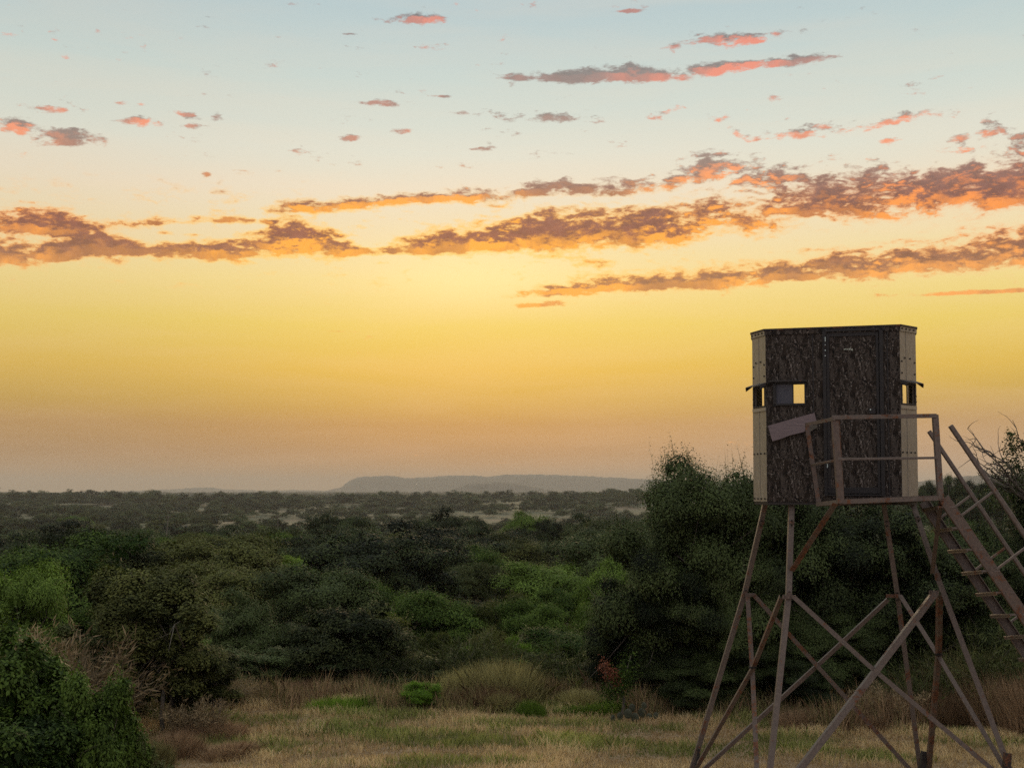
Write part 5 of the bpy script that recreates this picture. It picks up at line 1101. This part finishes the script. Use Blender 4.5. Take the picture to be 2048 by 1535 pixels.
# ---- stair
def ext(p, q, z): t = (z - p.z) / (q.z - p.z); return p + (q - p) * t
YS1, YS2 = 13.2, 14.0
s1a, s1b = at(1888, 996, YS1), at(2048, 1230, YS1); s1c = ext(s1a, s1b, -.03)
s2a, s2b = at(1846, 1003, YS2), at(2048, 1302, YS2); s2c = ext(s2a, s2b, -.03)
stair = empty('stair', Vector((s1a.x, s1a.y, s1a.z)) - Vector(BL.location)); stair.parent = BL
def stringer(a, b, h, ref):
    mb = MB(); d = (b - a).normalized(); n_ = Vector((-d.z, 0, d.x)).normalized(); mb.bar(a, b, h, .008, (0, -1, 0))
    for sgn in (-1, 1): mb.bar(a + n_ * sgn * (h / 2 - .004) + Vector((0, ref * .022, 0)), b + n_ * sgn * (h / 2 - .004) + Vector((0, ref * .022, 0)), .009, .04, (0, -1, 0))
    return mb.build('stringer', STEELR if ref > 0 else STEEL, stair)
stringer(s1a, s1c, .118, 1); stringer(s2a, s2c, .12, -1)
steps = [(1859, 1018, 1893, 1013), (1884, 1060, 1922, 1055), (1912, 1101, 1951, 1098), (1940, 1145, 1981, 1141), (1968, 1187, 2010, 1184), (1997, 1230, 2038, 1228), (2025, 1273, 2068, 1270)]
def tread(p, q):
    mb = MB(); ax = (q - p).normalized(); mb.bar(p, q, .12 if False else .02, .20, (-1, 0, 0)); mb.bar(p + Vector((-.09, 0, -.012)), q + Vector((-.09, 0, -.012)), .04, .006, (-1, 0, 0)); return mb.build('step', STEEL, stair)
last = None
for a, b, c, d in steps: last = (at(a, b, YS2), at(c, d, YS1)); tread(*last)
dstep = at(2025, 1273, YS2) - at(1997, 1230, YS2)
while last[0].z + dstep.z > .1: last = (last[0] + dstep, last[1] + dstep); tread(*last)
h1a, h1b = at(1901, 851, YS1), at(2048, 1068, YS1); h2a, h2b = at(1858, 862, YS2), at(2048, 1145, YS2)
h1c = ext(h1a, h1b, .9); h2c = ext(h2a, h2b, .9)
MB().bar(h1a, h1c, .05, .05).build('handrail', STEEL, stair); MB().bar(h2a, h2c, .045, .045).build('handrail', STEEL, stair)
ds1 = at(1993, 1137, YS1) - at(1922, 1030, YS1); ds2 = at(1950, 1139, YS2) - at(1880, 1035, YS2)
a1, b1 = at(1922, 1031, YS1), at(1986, 983, YS1); a2, b2 = at(1879, 1036, YS2), at(1942, 990, YS2)
while b1.z > .9:
    MB().bar(a1, b1, .026, .026).build('rail_strut', STEEL, stair); MB().bar(a2, b2, .026, .026).build('rail_strut', STEEL, stair); a1, b1, a2, b2 = a1 + ds1, b1 + ds1, a2 + ds2, b2 + ds2

# ---- anchor stakes driven beside the feet
for px, t_, Y, lab in ((1398, 1496, 16.05, 'dark steel stake wired to the left back foot'), (1849, 1501, 15.95, 'dark leaning stake beside the right back foot'), (2015, 1504, 13.6, 'dark stake at the right front foot')):
    p = at(px, t_, Y); q = Vector((p.x - .07, Y, gnd)); MB().angle(q, p, .07 if px > 1500 else .04, .012, (0, -1, 0)).build('anchor_stake', STEELD, None)
    o = bpy.context.scene.objects[-1] if False else COL.objects[-1]; tag(o, lab, 'stake', 'stakes at the feet of the tower')

# ------------------------------------------------------------------ haze
hm = bpy.data.materials.new('haze'); hm.use_nodes = True; T = NT(hm.node_tree); T.n.clear()
pv = T.node('ShaderNodeVolumePrincipled', {'Color': (0.86, 0.82, 0.74), 'Density': 1.2e-4, 'Anisotropy': 0.15}); mo = T.node('ShaderNodeOutputMaterial', {'Volume': pv.outputs[0]})
bx = MB().box((0, 6900, 78), 24000, 14600, 196); hz = bx.build('haze', hm); tag(hz, kind='stuff')
